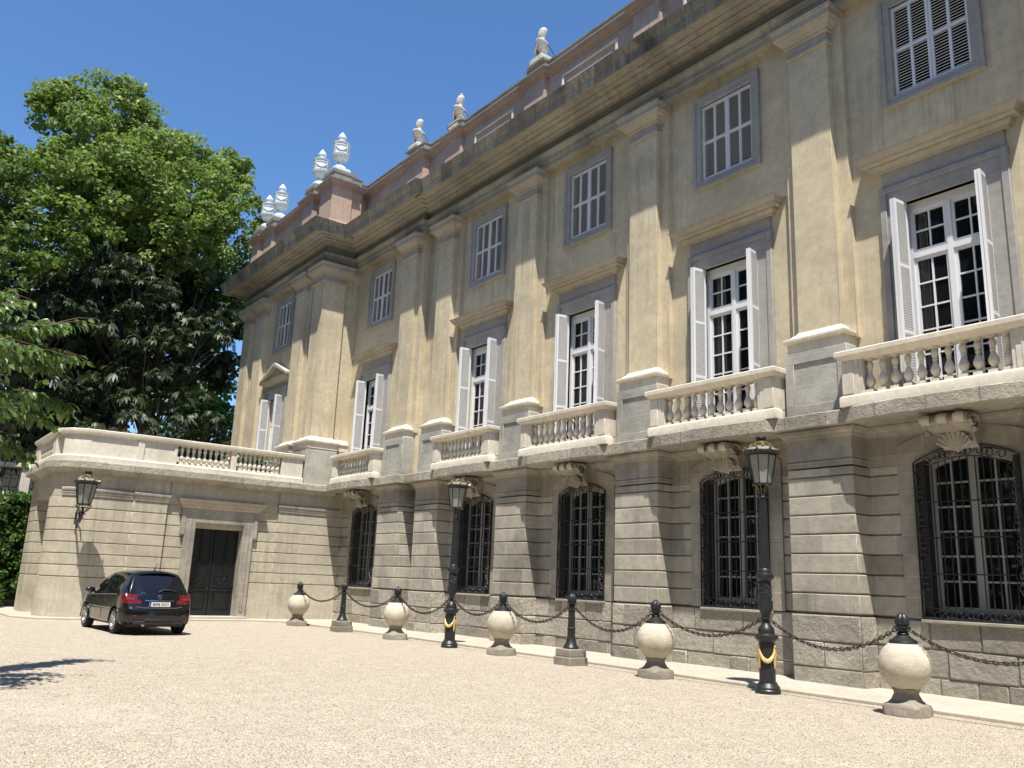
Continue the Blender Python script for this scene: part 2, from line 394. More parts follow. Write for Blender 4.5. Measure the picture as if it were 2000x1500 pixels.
for k in range(8):
    z0 = crs[k]; z1 = crs[k+1] if k < 7 else 4.02
    z1 = min(z1, 4.02)
    if z1 <= z0: break
    gw.prism(fr, z0+.03, z1, 'z')
gw.prism(grooved, G0+.001, 4.0, 'z')
part('coursed_wall', gw, M['rust'], mansion, bevel=.014)
# wall above the arched windows (the arch cut is closed by the stone arch pieces)
def arch_pts(cx, half, zs, zc, n=14):
    """segmental arch from left to right"""
    h = zc-zs; r = (half*half+h*h)/(2*h); out = []
    a = math.asin(half/r)
    for i in range(n+1):
        t = -a + 2*a*i/n; out.append((cx+r*math.sin(t), zc-r+r*math.cos(t)))
    return out
ZS, ZC = 4.02, 4.27
for t, ks in (('w', BAYS),):
    pass
# band of wall 4.02-4.75, built piecewise: pier blocks + wall sheets + spandrels above each arch
solid = front(0, .71, YP, YW, None)
def piece_wall(mb, xa, xb, y, z0, z1): mb.box(xa, xb, y, y+.6, z0, z1)
edges = {0: (C[0]+.71, 3.2), 1: (C[1]+.71, C[0]-.71), 2: (C[2]+.71, C[1]-.71), 3: (C[3]+.71, C[2]-.71), 4: (C[4]+.71, C[3]-.71), 5: (-32.0, C[5]-.71)}
for k in BAYS:
    xa, xb = edges[k]; y = YW+DY[k]; cx = W[k]; up = MB()
    up.box(xa, cx-OP, y, y+.6, 4.02, 4.75); up.box(cx+OP, xb, y, y+.6, 4.02, 4.75)
    ap = arch_pts(cx, OP, ZS, ZC)
    for i in range(len(ap)-1):
        up.prism([ap[i], ap[i+1], (ap[i+1][0], 4.75), (ap[i][0], 4.75)], y, y+.6, 'y')
    part('spandrel_wall', up, M['ashlar'], mansion)
for k in PIERS:
    pb = MB()
    pb.box(C[k]-.71, C[k]+.71, YP+DY[k], YW+.3, 4.05, 4.55)
    pb.box(C[k]-.735, C[k]+.735, YP+DY[k]-.03, YW+.3, 4.135, 4.16)
    part('pier_frieze', pb, M['ashlar'], mansion, bevel=.01)

# the corona is a run of separate worn stones: jitter its outer edge a little along the length
def densify(P, d):
    out = [P[0]]
    for a, b in zip(P[:-1], P[1:]):
        n = max(1, int((Vector(b)-Vector(a)).length/d))
        for i in range(1, n+1): out.append((a[0]+(b[0]-a[0])*i/n, a[1]+(b[1]-a[1])*i/n))
    return out
rnd = random.Random(4)
def rough_sweep(mb, path, prof, amp, d=.4, lock=2):
    dp = densify(path, d); 
    t = MB(); t.sweep(dp, prof); n = len(prof)
    for i in range(len(dp)):
        j1, j2 = rnd.uniform(-amp, amp), rnd.uniform(-amp, amp)
        for j in range(lock, n-lock+1):
            x, y, z = t.v[i*n+j]; t.v[i*n+j] = (x, y+j1*.5, z+j2*.6)
    mb.merge(t)
# ---- moulded band under the balconies; it swells forward in every bay
def band_path():
    P = [(3.2, YP)]
    for k in (0, 1, 2, 3, 4, 5):
        xr = C[k-1]-.8 if k > 0 else 3.2
        if k == 5: xr = C[5]-.8
        xl = C[k]+.8 if k < 5 else -30.75
        y = YP+DY[k]
        if k == 5:
            P += [(C[5]+.745, YP), (C[5]+.745, YP-.2)]
        n = 12; 
        for i in range(n+1):
            t = i/n; x = xr+(xl-xr)*t
            P.append((x, y - .17*math.sin(PI*t)**.3 - .04*math.sin(PI*t)))
    return P
bp = band_path()
# clean duplicates
q = [bp[0]]
for p in bp[1:]:
    if (Vector(p)-Vector(q[-1])).length > .02: q.append(p)
bp = q
bd = MB()
rough_sweep(bd, bp, [(-.9, 5.06), (.242, 5.06), (.262, 5.04), (.262, 4.80), (.245, 4.783), (-.9, 4.767)], .010, .35, 2)
part('band_course', bd, M['band'], mansion, smooth=18)
ar = MB()
ar.sweep(front(0, .71, YP, YW)[:-2], [(-.15, 4.54), (.02, 4.54), (.02, 4.60), (.045, 4.61), (.06, 4.66), (.11, 4.70), (.12, 4.73), (.15, 4.735), (.15, 4.765), (-.15, 4.765)])
part('soffit_moulding', ar, M['ashlar'], mansion, smooth=15)

# ---- main storey walls
OF, OS = .79, .76                        # french and attic opening half widths
F0, F1, S0, S1 = 5.07, 9.1, 11.40, 13.43
uw = MB()
uw.prism(front(0, None, YS, YW, OF, .32), 5.06, F1, 'z')
uw.prism(front(0, None, YS, YW, None), F1, S0, 'z')
uw.prism(front(0, None, YS, YW, OS, .2), S0, S1, 'z')
uw.prism(front(0, None, YS, YW, None), S1, 14.2, 'z')
part('stucco_wall', uw, M['stucco'], mansion)

def pilaster(cx, y, face='y', half=.48, back_half=.73, depth=.30, wall=None, parent=mansion, fx=None):
    """shaft with a shallow backing strip, moulded base on a stone pedestal and a moulded capital.
    face 'y': looks towards -y at depth y; face 'x': looks towards +x, cx is then the centre along y and y the face x"""
    def bx(mb, a0, a1, d0, d1, z0, z1):
        # a: along the wall, d: distance proud of the shaft face (positive outwards)
        if face == 'y': mb.box(cx+a0, cx+a1, y-d1, y-d0, z0, z1)
        else: mb.box(y+d0, y+d1, cx+a0, cx+a1, z0, z1)
    def mould(mb, prof):
        hw = half
        if face == 'y': path = [(cx+hw, y+depth), (cx+hw, y), (cx-hw, y), (cx-hw, y+depth)]
        else: path = [(y-depth, cx+hw), (y, cx+hw), (y, cx-hw), (y-depth, cx-hw)]
        mb.sweep(path, prof)
    sh = MB(); bx(sh, -half, half, -depth-.05, 0, 6.86, 13.3)
    bx(sh, -back_half, back_half, -depth-.06, -depth+.13, 6.86 if back_half > half+.3 else 6.6, 14.0)
    p = part('pilaster', sh, M['stucco'], parent, bevel=.006, seg=1)
    cp = MB()
    bx(cp, -half, half, -depth-.05, .004, 13.29, 13.5)
    mould(cp, [(-.3, 13.17), (.035, 13.17), (.055, 13.20), (.055, 13.24), (.03, 13.27), (.02, 13.31), (-.3, 13.31)])
    mould(cp, [(-.3, 13.46), (.03, 13.46), (.06, 13.49), (.06, 13.53), (.09, 13.55), (.12, 13.60), (.19, 13.66), (.21, 13.70), (.24, 13.71), (.24, 13.84), (.26, 13.86), (.28, 13.94), (-.3, 13.94)])
    part('capital', cp, M['capital'], p, smooth=12)
    bs_ = MB()
    mould(bs_, [(-.3, 6.62), (.20, 6.62), (.235, 6.65), (.235, 6.71), (.19, 6.73), (.12, 6.76), (.09, 6.80), (.04, 6.83), (.015, 6.88), (-.3, 6.88)])
    bx(bs_, -half-.165, half+.165, -depth-.02, .165, 6.40, 6.625)
    part('base_moulding', bs_, M['white'], p, bevel=.008)
    return p
def pedestal(cx, y, half, panel=True):
    pd = MB(); h = half
    pd.box(cx-h, cx+h, y+.03, YW+.2, 5.062, 6.402)
    # raised frame round a sunk panel
    for a0, a1, z0, z1 in ((-h, h, 5.064, 5.30), (-h, h, 6.18, 6.4), (-h, -h+.20, 5.30, 6.18), (h-.20, h, 5.30, 6.18)):
        pd.box(cx+a0, cx+a1, y, y+.031, z0, z1)
    part('pedestal', pd, M['pedstone'], mansion, bevel=.006, seg=1)
for k in PIERS:
    pilaster(C[k], YS+DY[k]); pedestal(C[k], YP+DY[k], .69)

# ---- windows
def box_lines(mb, xs, zs, y0, y1, t):
    """glazing bars: vertical at xs and horizontal at zs"""
    for (x, z0, z1) in xs: mb.box(x-t/2, x+t/2, y0, y1, z0, z1)
    for (z, x0, x1) in zs: mb.box(x0, x1, y0+.004, y1-.004, z-t/2, z+t/2)

def shutter_mesh(w, h, panels=3, cols=1, th=.035, fr=.055, tilt=-35, pitch=.055):
    """louvred shutter leaf: stands in local x (0..w), z (0..h), thickness along y"""
    f = MB(); l = MB()
    cw = (w-fr*(cols+1))/cols; ph = (h-fr*1.2*(panels+1))/panels
    for c in range(cols+1): f.box(c*(cw+fr), c*(cw+fr)+fr, -th/2, th/2, 0, h)
    for r_ in range(panels+1):
        z = r_*(ph+fr*1.2)
        for c in range(cols): f.box(fr+c*(cw+fr), (c+1)*(cw+fr), -th/2+.002, th/2-.002, z, z+fr*1.2)
    n = int(ph/pitch)
    ca, sa = math.cos(R(tilt)), math.sin(R(tilt))
    for r_ in range(panels):
        z0 = r_*(ph+fr*1.2)+fr*1.2
        for i in range(n):
            zc = z0+(i+.5)*ph/n; d = .024
            for c in range(cols):
                xa = fr+c*(cw+fr); xb = xa+cw
                pts = []
                for sy, sz in ((-1,-1),(1,-1),(1,1),(-1,1)):
                    yy = sy*d; zz = sz*.004
                    pts.append((yy*ca-zz*sa, zc+yy*sa+zz*ca))
                l.prism(pts, xa, xb, 'x')
    return f, l
sf_f, sf_l = shutter_mesh(.39, 3.98, 3, 1, .045, .055, 38, .05)
sf_f.merge(sf_l); me_fs = mesh_of('shutter', sf_f, M['paint'], 0)
sa_f, sa_l = shutter_mesh(.745, 1.99, 2, 2, .04, .055, 40, .06)
sa_f.merge(sa_l); me_as = mesh_of('shutter', sa_f, M['paint'], 0)
def place(name, me, parent, loc, rz=0, par_o=None):
    o = bpy.data.objects.new(name, me); COL.objects.link(o); o.parent = parent
    o.location = Vector(loc)-WO[parent.name]; o.rotation_euler = (0,0,rz); WO[o.name] = Vector(loc); return o

def french_window(cx, y, kind='hood', hood_half=1.55, rz_l=0, rz_r=0):
    """white glazed doors with a stone surround, cornice and folded louvred shutters; y is the wall face"""
    f = MB(); yf = y+.17; w = OF-.06; t = .11
    f.box(cx-OF, cx-w+.02, yf-.06, yf+.05, F0, F1); f.box(cx+w-.02, cx+OF, yf-.06, yf+.05, F0, F1)
    f.box(cx-w+.02, cx+w-.02, yf-.058, yf+.048, F1-.17, F1); f.box(cx-w+.02, cx+w-.02, yf-.062, yf+.05, 7.97, 8.07)
    f.box(cx-.05, cx+.05, yf-.066, yf+.046, F0, F1-.17)
    g = MB()
    for s in (-1, 1):
        a, b = (cx-w+.02, cx-.05) if s < 0 else (cx+.05, cx+w-.02)
        for z0, z1, n in ((F0, 7.97, 6), (8.07, F1-.17, 2)):
            f.box(a, a+.055, yf-.03, yf+.03, z0, z1); f.box(b-.055, b, yf-.03, yf+.03, z0, z1)
            f.box(a+.055, b-.055, yf-.03, yf+.03, z1-.06, z1); f.box(a+.055, b-.055, yf-.03, yf+.03, z0, z0+.07)
            m_ = (a+b)/2; zz = [z0+.07+(z1-.06-z0-.07)*i/n for i in range(1, n)]
            f.box(m_-.016, m_+.016, yf-.02, yf+.02, z0+.07, z1-.06)
            for z in zz:
                f.box(a+.055, m_-.016, yf-.018, yf+.018, z-.015, z+.015); f.box(m_+.016, b-.055, yf-.018, yf+.018, z-.015, z+.015)
            g.box(a+.05, b-.05, yf+.005, yf+.011, z0+.05, z1-.05)
    fw = part('french_window', f, M['paint'], mansion, smooth=0)
    part('pane', g, M['glass'], fw, smooth=0)
    for s in (-1, 1):
        cu = MB()
        xs = [cx+s*(OF-.03)-s*i*.035 for i in range(12)]
        ring = [(x, yf+.09+.014*math.sin(i*2.1)) for i, x in enumerate(xs)]
        cu.loft([[(a, b, F0) for a, b in ring], [(a, b, F1-.05) for a, b in ring]], closed=False)
        part('curtain', cu, M['curtain'], fw, smooth=60)
    db = MB(); db.box(cx-OF, cx+OF, y+.315, y+.319, F0, F1); part('unlit_room_sheet', db, M['dark'], fw, smooth=0)
    s_ = MB(); oh = 1.2
    for a, b in ((-oh, -OF), (OF, oh)):
        s_.box(cx+a, cx+b, y-.07, y+.12, F0, F1)
        o2 = (cx+a, cx+a+.13) if a < 0 else (cx+b-.13, cx+b)
        s_.box(o2[0], o2[1], y-.105, y-.07, F0, F1+.40)
    s_.box(cx-oh, cx+oh, y-.07, y+.12, F1, F1+.42)
    s_.box(cx-oh+.13, cx+oh-.13, y-.104, y-.07, F1+.28, F1+.40)
    s_.box(cx-oh+.04, cx+oh-.04, y-.05, y+.1, F1+.42, 9.86)
    part('window_surround', s_, M['surround'], fw, bevel=.01)
    h = MB(); e = hood_half
    if kind == 'hood':
        h.sweep([(cx+e-.33, y+.1), (cx+e-.33, y-.06), (cx-e+.33, y-.06), (cx-e+.33, y+.1)],
            [(-.05, 9.84), (.05, 9.84), (.06, 9.88), (.10, 9.91), (.13, 9.95), (.13, 9.98), (.20, 10.0), (.24, 10.0), (.25, 10.04), (.29, 10.08), (.33, 10.13), (.34, 10.17), (-.05, 10.19)])
        h.box(cx-e+.34, cx+e-.34, y-.05, y+.1, 9.86, 10.17)
    else:   # triangular pediment
        h.sweep([(cx+e-.30, y+.1), (cx+e-.30, y-.06), (cx-e+.30, y-.06), (cx-e+.30, y+.1)],
            [(-.05, 9.72), (.05, 9.72), (.10, 9.77), (.24, 9.81), (.29, 9.90), (-.05, 9.92)])
        top = 10.62; o_ = e+.0
        h.prism([(cx-o_, 9.9), (cx-o_, 9.99), (cx, top), (cx+o_, 9.99), (cx+o_, 9.9), (cx, top-.13)], y-.33, y+.1, 'y')
        h.prism([(cx-o_+.1, 9.9), (cx, top-.12), (cx+o_-.1, 9.9)], y-.08, y+.1, 'y')
    part('hood', h, M['capital'], fw, smooth=12)
    sh_z = 5.1
    for s, a in ((-1, R(-98)+rz_l), (1, R(-82)+rz_r)):
        xx = cx+s*(OF-.012)
        for j, off in enumerate((0, .055)):
            place('shutter', me_fs, fw, (xx - s*off, y-.02, sh_z), a)
    return fw

def attic_window(cx, y):
    s_ = MB(); oh = .99; z0, z1 = 11.2, 13.66
    for a, b in ((-oh, -OS), (OS, oh)): s_.box(cx+a, cx+b, y-.06, y+.12, S0, S1)
    s_.box(cx-oh, cx+oh, y-.06, y+.12, S1, z1); s_.box(cx-oh, cx+oh, y-.06, y+.12, z0, S0)
    for a, b in ((-oh, -oh+.09), (oh-.09, oh)): s_.box(cx+a, cx+b, y-.085, y-.06, z0, z1)
    s_.box(cx-oh+.09, cx+oh-.09, y-.085, y-.06, z1-.09, z1); s_.box(cx-oh+.09, cx+oh-.09, y-.085, y-.06, z0, z0+.09)
    aw = part('attic_window', s_, M['surround'], mansion, bevel=.008)
    for s in (0, 1):
        place('shutter', me_as, aw, (cx-.749+s*.753, y+.03, S0+.02))
    db = MB(); db.box(cx-OS, cx+OS, y+.17, y+.18, S0, S1); part('unlit_room_sheet', db, M['dark'], aw, smooth=0)
    return aw

def scroll(cx, cz, r0, turns, a0, dirn, y, rot=0):
    pts = []
    n = int(10*turns)+3
    for i in range(n+1):
        t = i/n; a = a0+dirn*turns*2*PI*t; r = r0*(1-.72*t)
        pts.append((cx+r*math.cos(a), y, cz+r*math.sin(a)))
    return pts

def grille_mesh(h=OP):
    """wrought grille centred on x=0, z measured from its foot: double frame filled with scrolls round a field of bars"""
    g = MB(); H0, HS, HC = 0.0, 2.74, 2.98; B = .20
    outer = [(-h, H0), (-h, HS)] + [(x, z) for x, z in arch_pts(0, h, HS, HC, 12)][1:-1] + [(h, HS), (h, H0)]
    inner = [(-h+B, H0+B), (-h+B, HS-.12)] + [(x, z) for x, z in arch_pts(0, h-B, HS-.12, HC-.19, 10)][1:-1] + [(h-B, HS-.12), (h-B, H0+B)]
    for ring, w in ((outer, .02), (inner, .013)):
        g.tube([(x, 0, z) for x, z in ring], w, 4, closed=True)
    n = 11
    for i in range(1, n):
        x = -h+B+(2*(h-B))*i/n
        zt = HC-.19-(HC-.07-HS)*(x/(h-B))**2
        g.tube([(x, 0, H0+B), (x, 0, zt)], .013, 4)
    for z in (.78, 1.40, 2.02): g.box(-h+B, h-B, -.007, .007, z-.012, z+.012)
    def S(cx, cz, L, ang):      # S-scroll of length L along ang
        ca, sa = math.cos(ang), math.sin(ang)
        for s in (-1, 1):
            pts = []
            for i in range(13):
                t = i/12; a = PI*1.75*t; r = .078*(1-.62*t)
                u = s*(L*.5-.08)+s*r*math.sin(a)*1.0; v = s*(r*math.cos(a)-.0)
                pts.append((cx+u*ca-v*sa, 0, cz+u*sa+v*ca))
            g.tube([(cx, 0, cz)] + pts, .0115, 4)
    def C8(cx, cz):
        g.tube([(cx+.055*math.cos(a*PI/4), 0, cz+.055*math.sin(a*PI/4)) for a in range(8)], .0115, 4, closed=True)
        g.tube([(cx+.085*math.cos(a*PI/2+.78), 0, cz+.085*math.sin(a*PI/2+.78)) for a in range(4)], .009, 4, closed=True)
    for s in (-1, 1):
        for i in range(5):
            z = .42+i*.5; S(s*(h-B/2), z, .44, PI/2 if i % 2 else -PI/2)
            if i < 4: C8(s*(h-B/2), z+.25)
    for i in range(4):
        x = -.54+i*.36; S(x, B/2, .34, 0); 
        if i < 3: C8(x+.18, B/2)
        xt = -.54+i*.36; zt = HC-.10-(.24)*(xt/h)**2
        S(xt, zt, .34, -.55*xt/h*.9)
        if i < 3: C8(xt+.18, HC-.10-.24*((xt+.18)/h)**2)
    g.box(-h-.0, h+.0, -.015, .02, -.0, .05)
    return g
me_gr = mesh_of('grille', grille_mesh(), M['iron'], 40, recalc=True)

def arched_window(cx, y):
    f = MB(); yf = y+.27; z0 = 1.42; h = .76
    def ztop(x): return ZC-(ZC-ZS)*((x-cx)/OP)**2-.02
    f.box(cx-h, cx-h+.055, yf-.05, yf+.05, z0, ztop(cx-h)); f.box(cx+h-.055, cx+h, yf-.05, yf+.05, z0, ztop(cx+h))
    xs = [cx-h+2*h*i/12 for i in range(13)]
    for i in range(12): f.prism([(xs[i], ztop(xs[i])), (xs[i+1], ztop(xs[i+1])), (xs[i+1], ztop(xs[i+1])-.16), (xs[i], ztop(xs[i])-.16)], yf-.052, yf+.052, 'y')
    f.box(cx-h+.055, cx+h-.055, yf-.048, yf+.048, z0, z0+.1)
    f.box(cx-.05, cx+.05, yf-.06, yf+.06, z0+.1, ztop(cx)-.15)
    g = MB()
    for s in (-1, 1):
        a, b = (cx-h+.055, cx-.05) if s < 0 else (cx+.05, cx+h-.055); m_ = (a+b)/2
        for xa, xb in ((a, a+.04), (b-.04, b), (m_-.016, m_+.016)):
            f.box(xa, xb, yf-.03, yf+.03, z0+.1, ztop((xa+xb)/2)-.14)
        for i in range(1, 6):
            z = z0+.1+i*.43; f.box(a+.04, b-.04, yf-.026, yf+.026, z-.016, z+.016)
    aw = part('arched_window', f, M['frame'], mansion, smooth=0)
    g.prism([(cx-h+.03, z0+.03), (cx+h-.03, z0+.03)] + [(x, ztop(x)-.05) for x in reversed(xs[1:-1])], yf+.004, yf+.01, 'y')
    part('pane', g, M['glass'], aw, smooth=0)
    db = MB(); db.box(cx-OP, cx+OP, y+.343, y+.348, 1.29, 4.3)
    part('unlit_room_sheet', db, M['dark'], aw, smooth=0)
    for a_, b_ in ((cx-OP+.002, cx-h), (cx+h, cx+OP-.002)):
        sp_ = MB(); sp_.box(a_, b_, y+.03, y+.34, 1.292, ZS+.02); part('side_panel', sp_, M['panelgrey'], aw, smooth=0)  # dark grey panels fill the reveal beside the frame
    sp_ = MB(); sp_.box(cx-h, cx+h, y+.12, y+.34, 1.292, z0); part('bottom_panel', sp_, M['panelgrey'], aw, smooth=0)
    # stone surround with segmental head; flush jamb stones a little proud of the courses
    s_ = MB(); oh = 1.22
    zj = [1.292+.45467*i for i in range(7)]
    for i in range(6):
        s_.box(cx-oh, cx-OP, y-.035, y+.33, zj[i]+.004, zj[i+1]); s_.box(cx+OP, cx+oh, y-.035, y+.33, zj[i]+.004, zj[i+1])
    ai = arch_pts(cx, OP, ZS, ZC, 16); ao = arch_pts(cx, oh, 4.36, 4.62, 16)
    s_.loft([[(ai[i][0], y-.035, ai[i][1]), (ao[i][0], y-.035, ao[i][1]), (ao[i][0], y+.33, ao[i][1]), (ai[i][0], y+.33, ai[i][1])] for i in range(17)])
    for s in (-1, 1): s_.prism([(cx+s*OP, ZS), (cx+s*oh, 4.36), (cx+s*oh, ZS+.003)], y-.035, y+.33, 'y')
    part('window_surround', s_, M['ashlar'], aw)
    place('grille', me_gr, aw, (cx, y-.075, 1.285))
    sl = MB(); sl.box(cx-OP-.03, cx+OP+.03, y-.10, y+.3, 1.235, 1.289); part('sill', sl, M['ashlar'], aw, bevel=.01)
    return aw

def corbel(cx, y):
    """scrolled acanthus keystone with a fluted shell under the balcony"""
    c = MB(); hw = .37
    prof = []   # side profile (y,z): S curve from the wall foot to a rolled lip under the slab
    pts = [(0.05, 4.19), (-.12, 4.20), (-.21, 4.26), (-.26, 4.34), (-.29, 4.42), (-.38, 4.46), (-.50, 4.475), (-.62, 4.52), (-.70, 4.60), (-.71, 4.69), (-.64, 4.75), (.05, 4.76)]
    rings = []
    for i in range(13):
        t = -1+2*i/12; x = cx+hw*t; k = 1-.10*t*t
        flr = 1+.06*math.cos(t*PI*3)
        rings.append([(cx+(x-cx)*(1.0 if z > 4.45 else .80), y+py*k*(flr if z > 4.25 else 1), z) for py, z in pts])
    c.loft(rings)
    co = part('corbel', c, M['ashlar'], mansion, smooth=60)
    for s in (-1, 1):       # volutes on both cheeks
        v = MB()
        for i in range(1):
            pp = []
            for j in range(26):
                a = -PI/2+s*0+j*.36; r = .17*(1-j/30)
                pp.append((cx+s*(hw+.03), y-.47+r*math.cos(a)*1.2, 4.60+r*math.sin(a)*.9))
            v.tube(pp, [.05*(1-j/40) for j in range(26)], 6)
        part('volute', v, M['ashlar'], co, smooth=60)
    for i, t in enumerate((-1, 0, 1)):   # leaf tips curling over the lip; paler stone paints the sunlight on them
        x = cx+t*.29; l = MB()
        ring = []
        for j in range(9):
            a = j/8*PI*1.15
            yy = y-.70-.09*math.sin(a); zz = 4.56+.085*(1-math.cos(a)); w = .075*math.sin(PI*(.18+.7*j/8))+.02
            ring.append([(x-w, yy+.012, zz), (x, yy-.03, zz+.012), (x+w, yy+.012, zz), (x, yy+.035, zz-.012)])
        l.loft(ring)
        part('leaf_tip', l, M['ballstone'], co, smooth=60)
    sh = MB(); n = 9
    for i in range(n):      # shell ribs fanning from the foot
        a = R(-70+140*i/(n-1)); tip = (cx+.30*math.sin(a), y-.36, 4.20+.27*math.cos(a))
        sh.tube([(cx, y-.20, 4.14), (cx+.16*math.sin(a), y-.32, 4.17+.14*math.cos(a)), tip, (tip[0], y-.30, tip[2]+.03)], [.014, .036, .046, .02], 6)
    part('shell', sh, M['ashlar'], co, smooth=60)

# turned baluster shared by every balustrade
bal = MB()
bal.box(-.075, .075, -.075, .075, 0, .07)
bal.lathe([(.062, .07), (.066, .085), (.05, .10), (.04, .12), (.055, .15), (.078, .19), (.086, .235), (.075, .28), (.048, .34), (.034, .385), (.032, .40), (.046, .415), (.046, .425), (.035, .435), (.045, .47), (.06, .52), (.062, .555), (.05, .59), (.035, .61), (.05, .62), (.05, .635)], n=14)
bal.box(-.07, .07, -.07, .07, .635, .69)
me_bal = mesh_of('baluster', bal, M['white'], 40)

def balcony(cx, dy, half=1.73):
    y0 = 14.3+dy; zb = 5.062; ct = 6.13
    b = MB()
    prof = [(-.27, zb), (.03, zb), (.03, zb+.17), (.02, zb+.19), (-.01, zb+.215), (-.27, zb+.215)]
    b.sweep([(cx+half, y0+.27), (cx+half, y0+.03), (cx-half, y0+.03), (cx-half, y0+.27)], prof)
    b.box(cx-half+.03, cx+half-.03, y0+.06, y0+.9, zb, zb+.20)
    ba = part('balcony', b, M['white'], mansion, bevel=.006, seg=1)
    for s in (-1, 1):
        p = MB()
        xa = cx+s*half; xb = cx+s*(half-.36); p.box(xa-s*.03, xb, y0+.04, y0+.29, zb+.216, ct-.19)
        p.box(xa-s*.028, xb+s*.10, y0+.03, y0+.042, zb+.24, ct-.21)
        p.box(xb, xb-s*.07, y0+.055, y0+.27, zb+.216, ct-.19)
        p.box(xa-s*.03, xa-s*.30, y0+.29, YP+dy+.2, zb+.216, ct-.19)
        part('balcony_post', p, M['white'], ba, bevel=.006, seg=1)
    r_ = MB()
    r_.sweep([(cx+half-.02, y0+.6), (cx+half-.02, y0+.04), (cx-half+.02, y0+.04), (cx-half+.02, y0+.6)],
             [(-.28, ct-.19), (.0, ct-.19), (.03, ct-.16), (.07, ct-.13), (.095, ct-.10), (.095, ct-.02), (.07, ct), (-.28, ct)])
    part('coping', r_, M['white'], ba, smooth=30)
    n = 11; a = cx-half+.52; e = cx+half-.52
    for i in range(n):
        place('baluster', me_bal, ba, (a+(e-a)*i/(n-1), y0+.185, zb+.216))
    return ba

sjit = {0: (0, 0), 1: (3, -1), 2: (0, 2), 3: (-3, 3), 4: (2, -3), 5: (-2, -1)}
for k in BAYS:
    arched_window(W[k], YW+DY[k]); corbel(W[k], YW+DY[k])
    french_window(W[k], YW+DY[k], rz_l=R(sjit[k][0]), rz_r=R(sjit[k][1])); attic_window(W[k]-.02, YW+DY[k])
for k in (0, 1, 2, 3, 4): balcony((C[k]+C[k-1])/2 if k > 0 else C[0]+S/2, DY[k], half=(1.73 if k != 4 else 1.56))
balcony(-28.62, DY[5], half=1.68)

# ---- wing at the far end
XW, YF = -30.8, 13.35
WC = -35.3
wing = MB()
def wing_poly(notch=None, d=.3, inset_=0):
    P = [(-31.1, 16.5), (-31.1, 13.65)]
    if notch: P += [(WC+notch, 13.65), (WC+notch, 13.65+d), (WC-notch, 13.65+d), (WC-notch, 13.65)]
    P += [(-39.5, 13.65), (-39.5, 24.0), (-31.1, 24.0)]
    return P
wing.prism(wing_poly(OF, .32), 0, F1, 'z'); wing.prism(wing_poly(), F1, S0, 'z'); wing.prism(wing_poly(OS, .2), S0, S1, 'z'); wing.prism(wing_poly(), S1, 14.2, 'z')
# backing strip of the side face
wing.box(-31.12, -30.95, 13.8, 14.98, 6.0, 14.0)
part('wing_wall', wing, M['stucco'], mansion)
wp = MB(); wp.box(-31.75, XW, YF, 14.30, 6.86, 13.3)
wpp = part('pilaster', wp, M['stucco'], mansion)
CORN = [(-31.2, 14.30), (XW, 14.30), (XW, YF), (-31.75, YF), (-31.75, 13.7)]
cm_ = MB()
cm_.prism([(-31.74, YF+.004), (XW-.004, YF+.004), (XW-.004, 14.29), (-31.74, 14.29)], 13.28, 13.5, 'z')
cm_.sweep(CORN, [(-.3, 13.17), (.035, 13.17), (.055, 13.20), (.055, 13.24), (.03, 13.27), (.02, 13.31), (-.3, 13.31)])
cm_.sweep(CORN, [(-.3, 13.46), (.03, 13.46), (.06, 13.49), (.06, 13.53), (.09, 13.55), (.12, 13.60), (.19, 13.66), (.21, 13.70), (.24, 13.71), (.24, 13.84), (.26, 13.86), (.28, 13.94), (-.3, 13.94)])
cm_.sweep([(-31.2, 15.0), (-30.95, 15.0), (-30.95, 14.3)], [(-.2, 13.46), (.03, 13.46), (.06, 13.53), (.12, 13.60), (.19, 13.66), (.21, 13.71), (.21, 13.93), (-.2, 13.93)])
part('capital', cm_, M['capital'], wpp, smooth=12)
bm_ = MB()
bm_.sweep(CORN, [(-.3, 6.62), (.20, 6.62), (.235, 6.65), (.235, 6.71), (.19, 6.73), (.12, 6.76), (.09, 6.80), (.04, 6.83), (.015, 6.88), (-.3, 6.88)])
bm_.sweep([(-31.2, 14.98), (-30.95, 14.98), (-30.95, 14.46)], [(-.2, 6.40), (.16, 6.40), (.16, 6.62), (.2, 6.66), (.2, 6.71), (.10, 6.77), (.02, 6.88), (-.2, 6.88)])
bm_.prism([(-31.9, YF-.165), (XW+.165, YF-.165), (XW+.165, 14.465), (-31.9, 14.465)], 6.40, 6.625, 'z')
part('base_moulding', bm_, M['white'], wpp, bevel=.008)
pd = MB(); pd.prism([(-31.95, YF-.15), (XW+.15, YF-.15), (XW+.15, 14.45), (-31.95, 14.45)], 5.03, 6.402, 'z'); pd.box(-31.2, -30.8, 14.45, 14.97, 5.03, 6.4)
part('pedestal', pd, M['pedstone'], mansion, bevel=.006)
for cx in (WC+2.25, WC-2.25, WC-4.0): pilaster(cx, YF)
for cx in (WC+2.25, WC-2.25, WC-4.0):
    pd = MB(); pd.box(cx-.66, cx+.66, YF-.16, 13.7, 5.0, 6.4); part('pedestal', pd, M['pedstone'], mansion)
french_window(WC-.05, 13.65, 'pediment', 1.5); attic_window(WC-.05, 13.65)

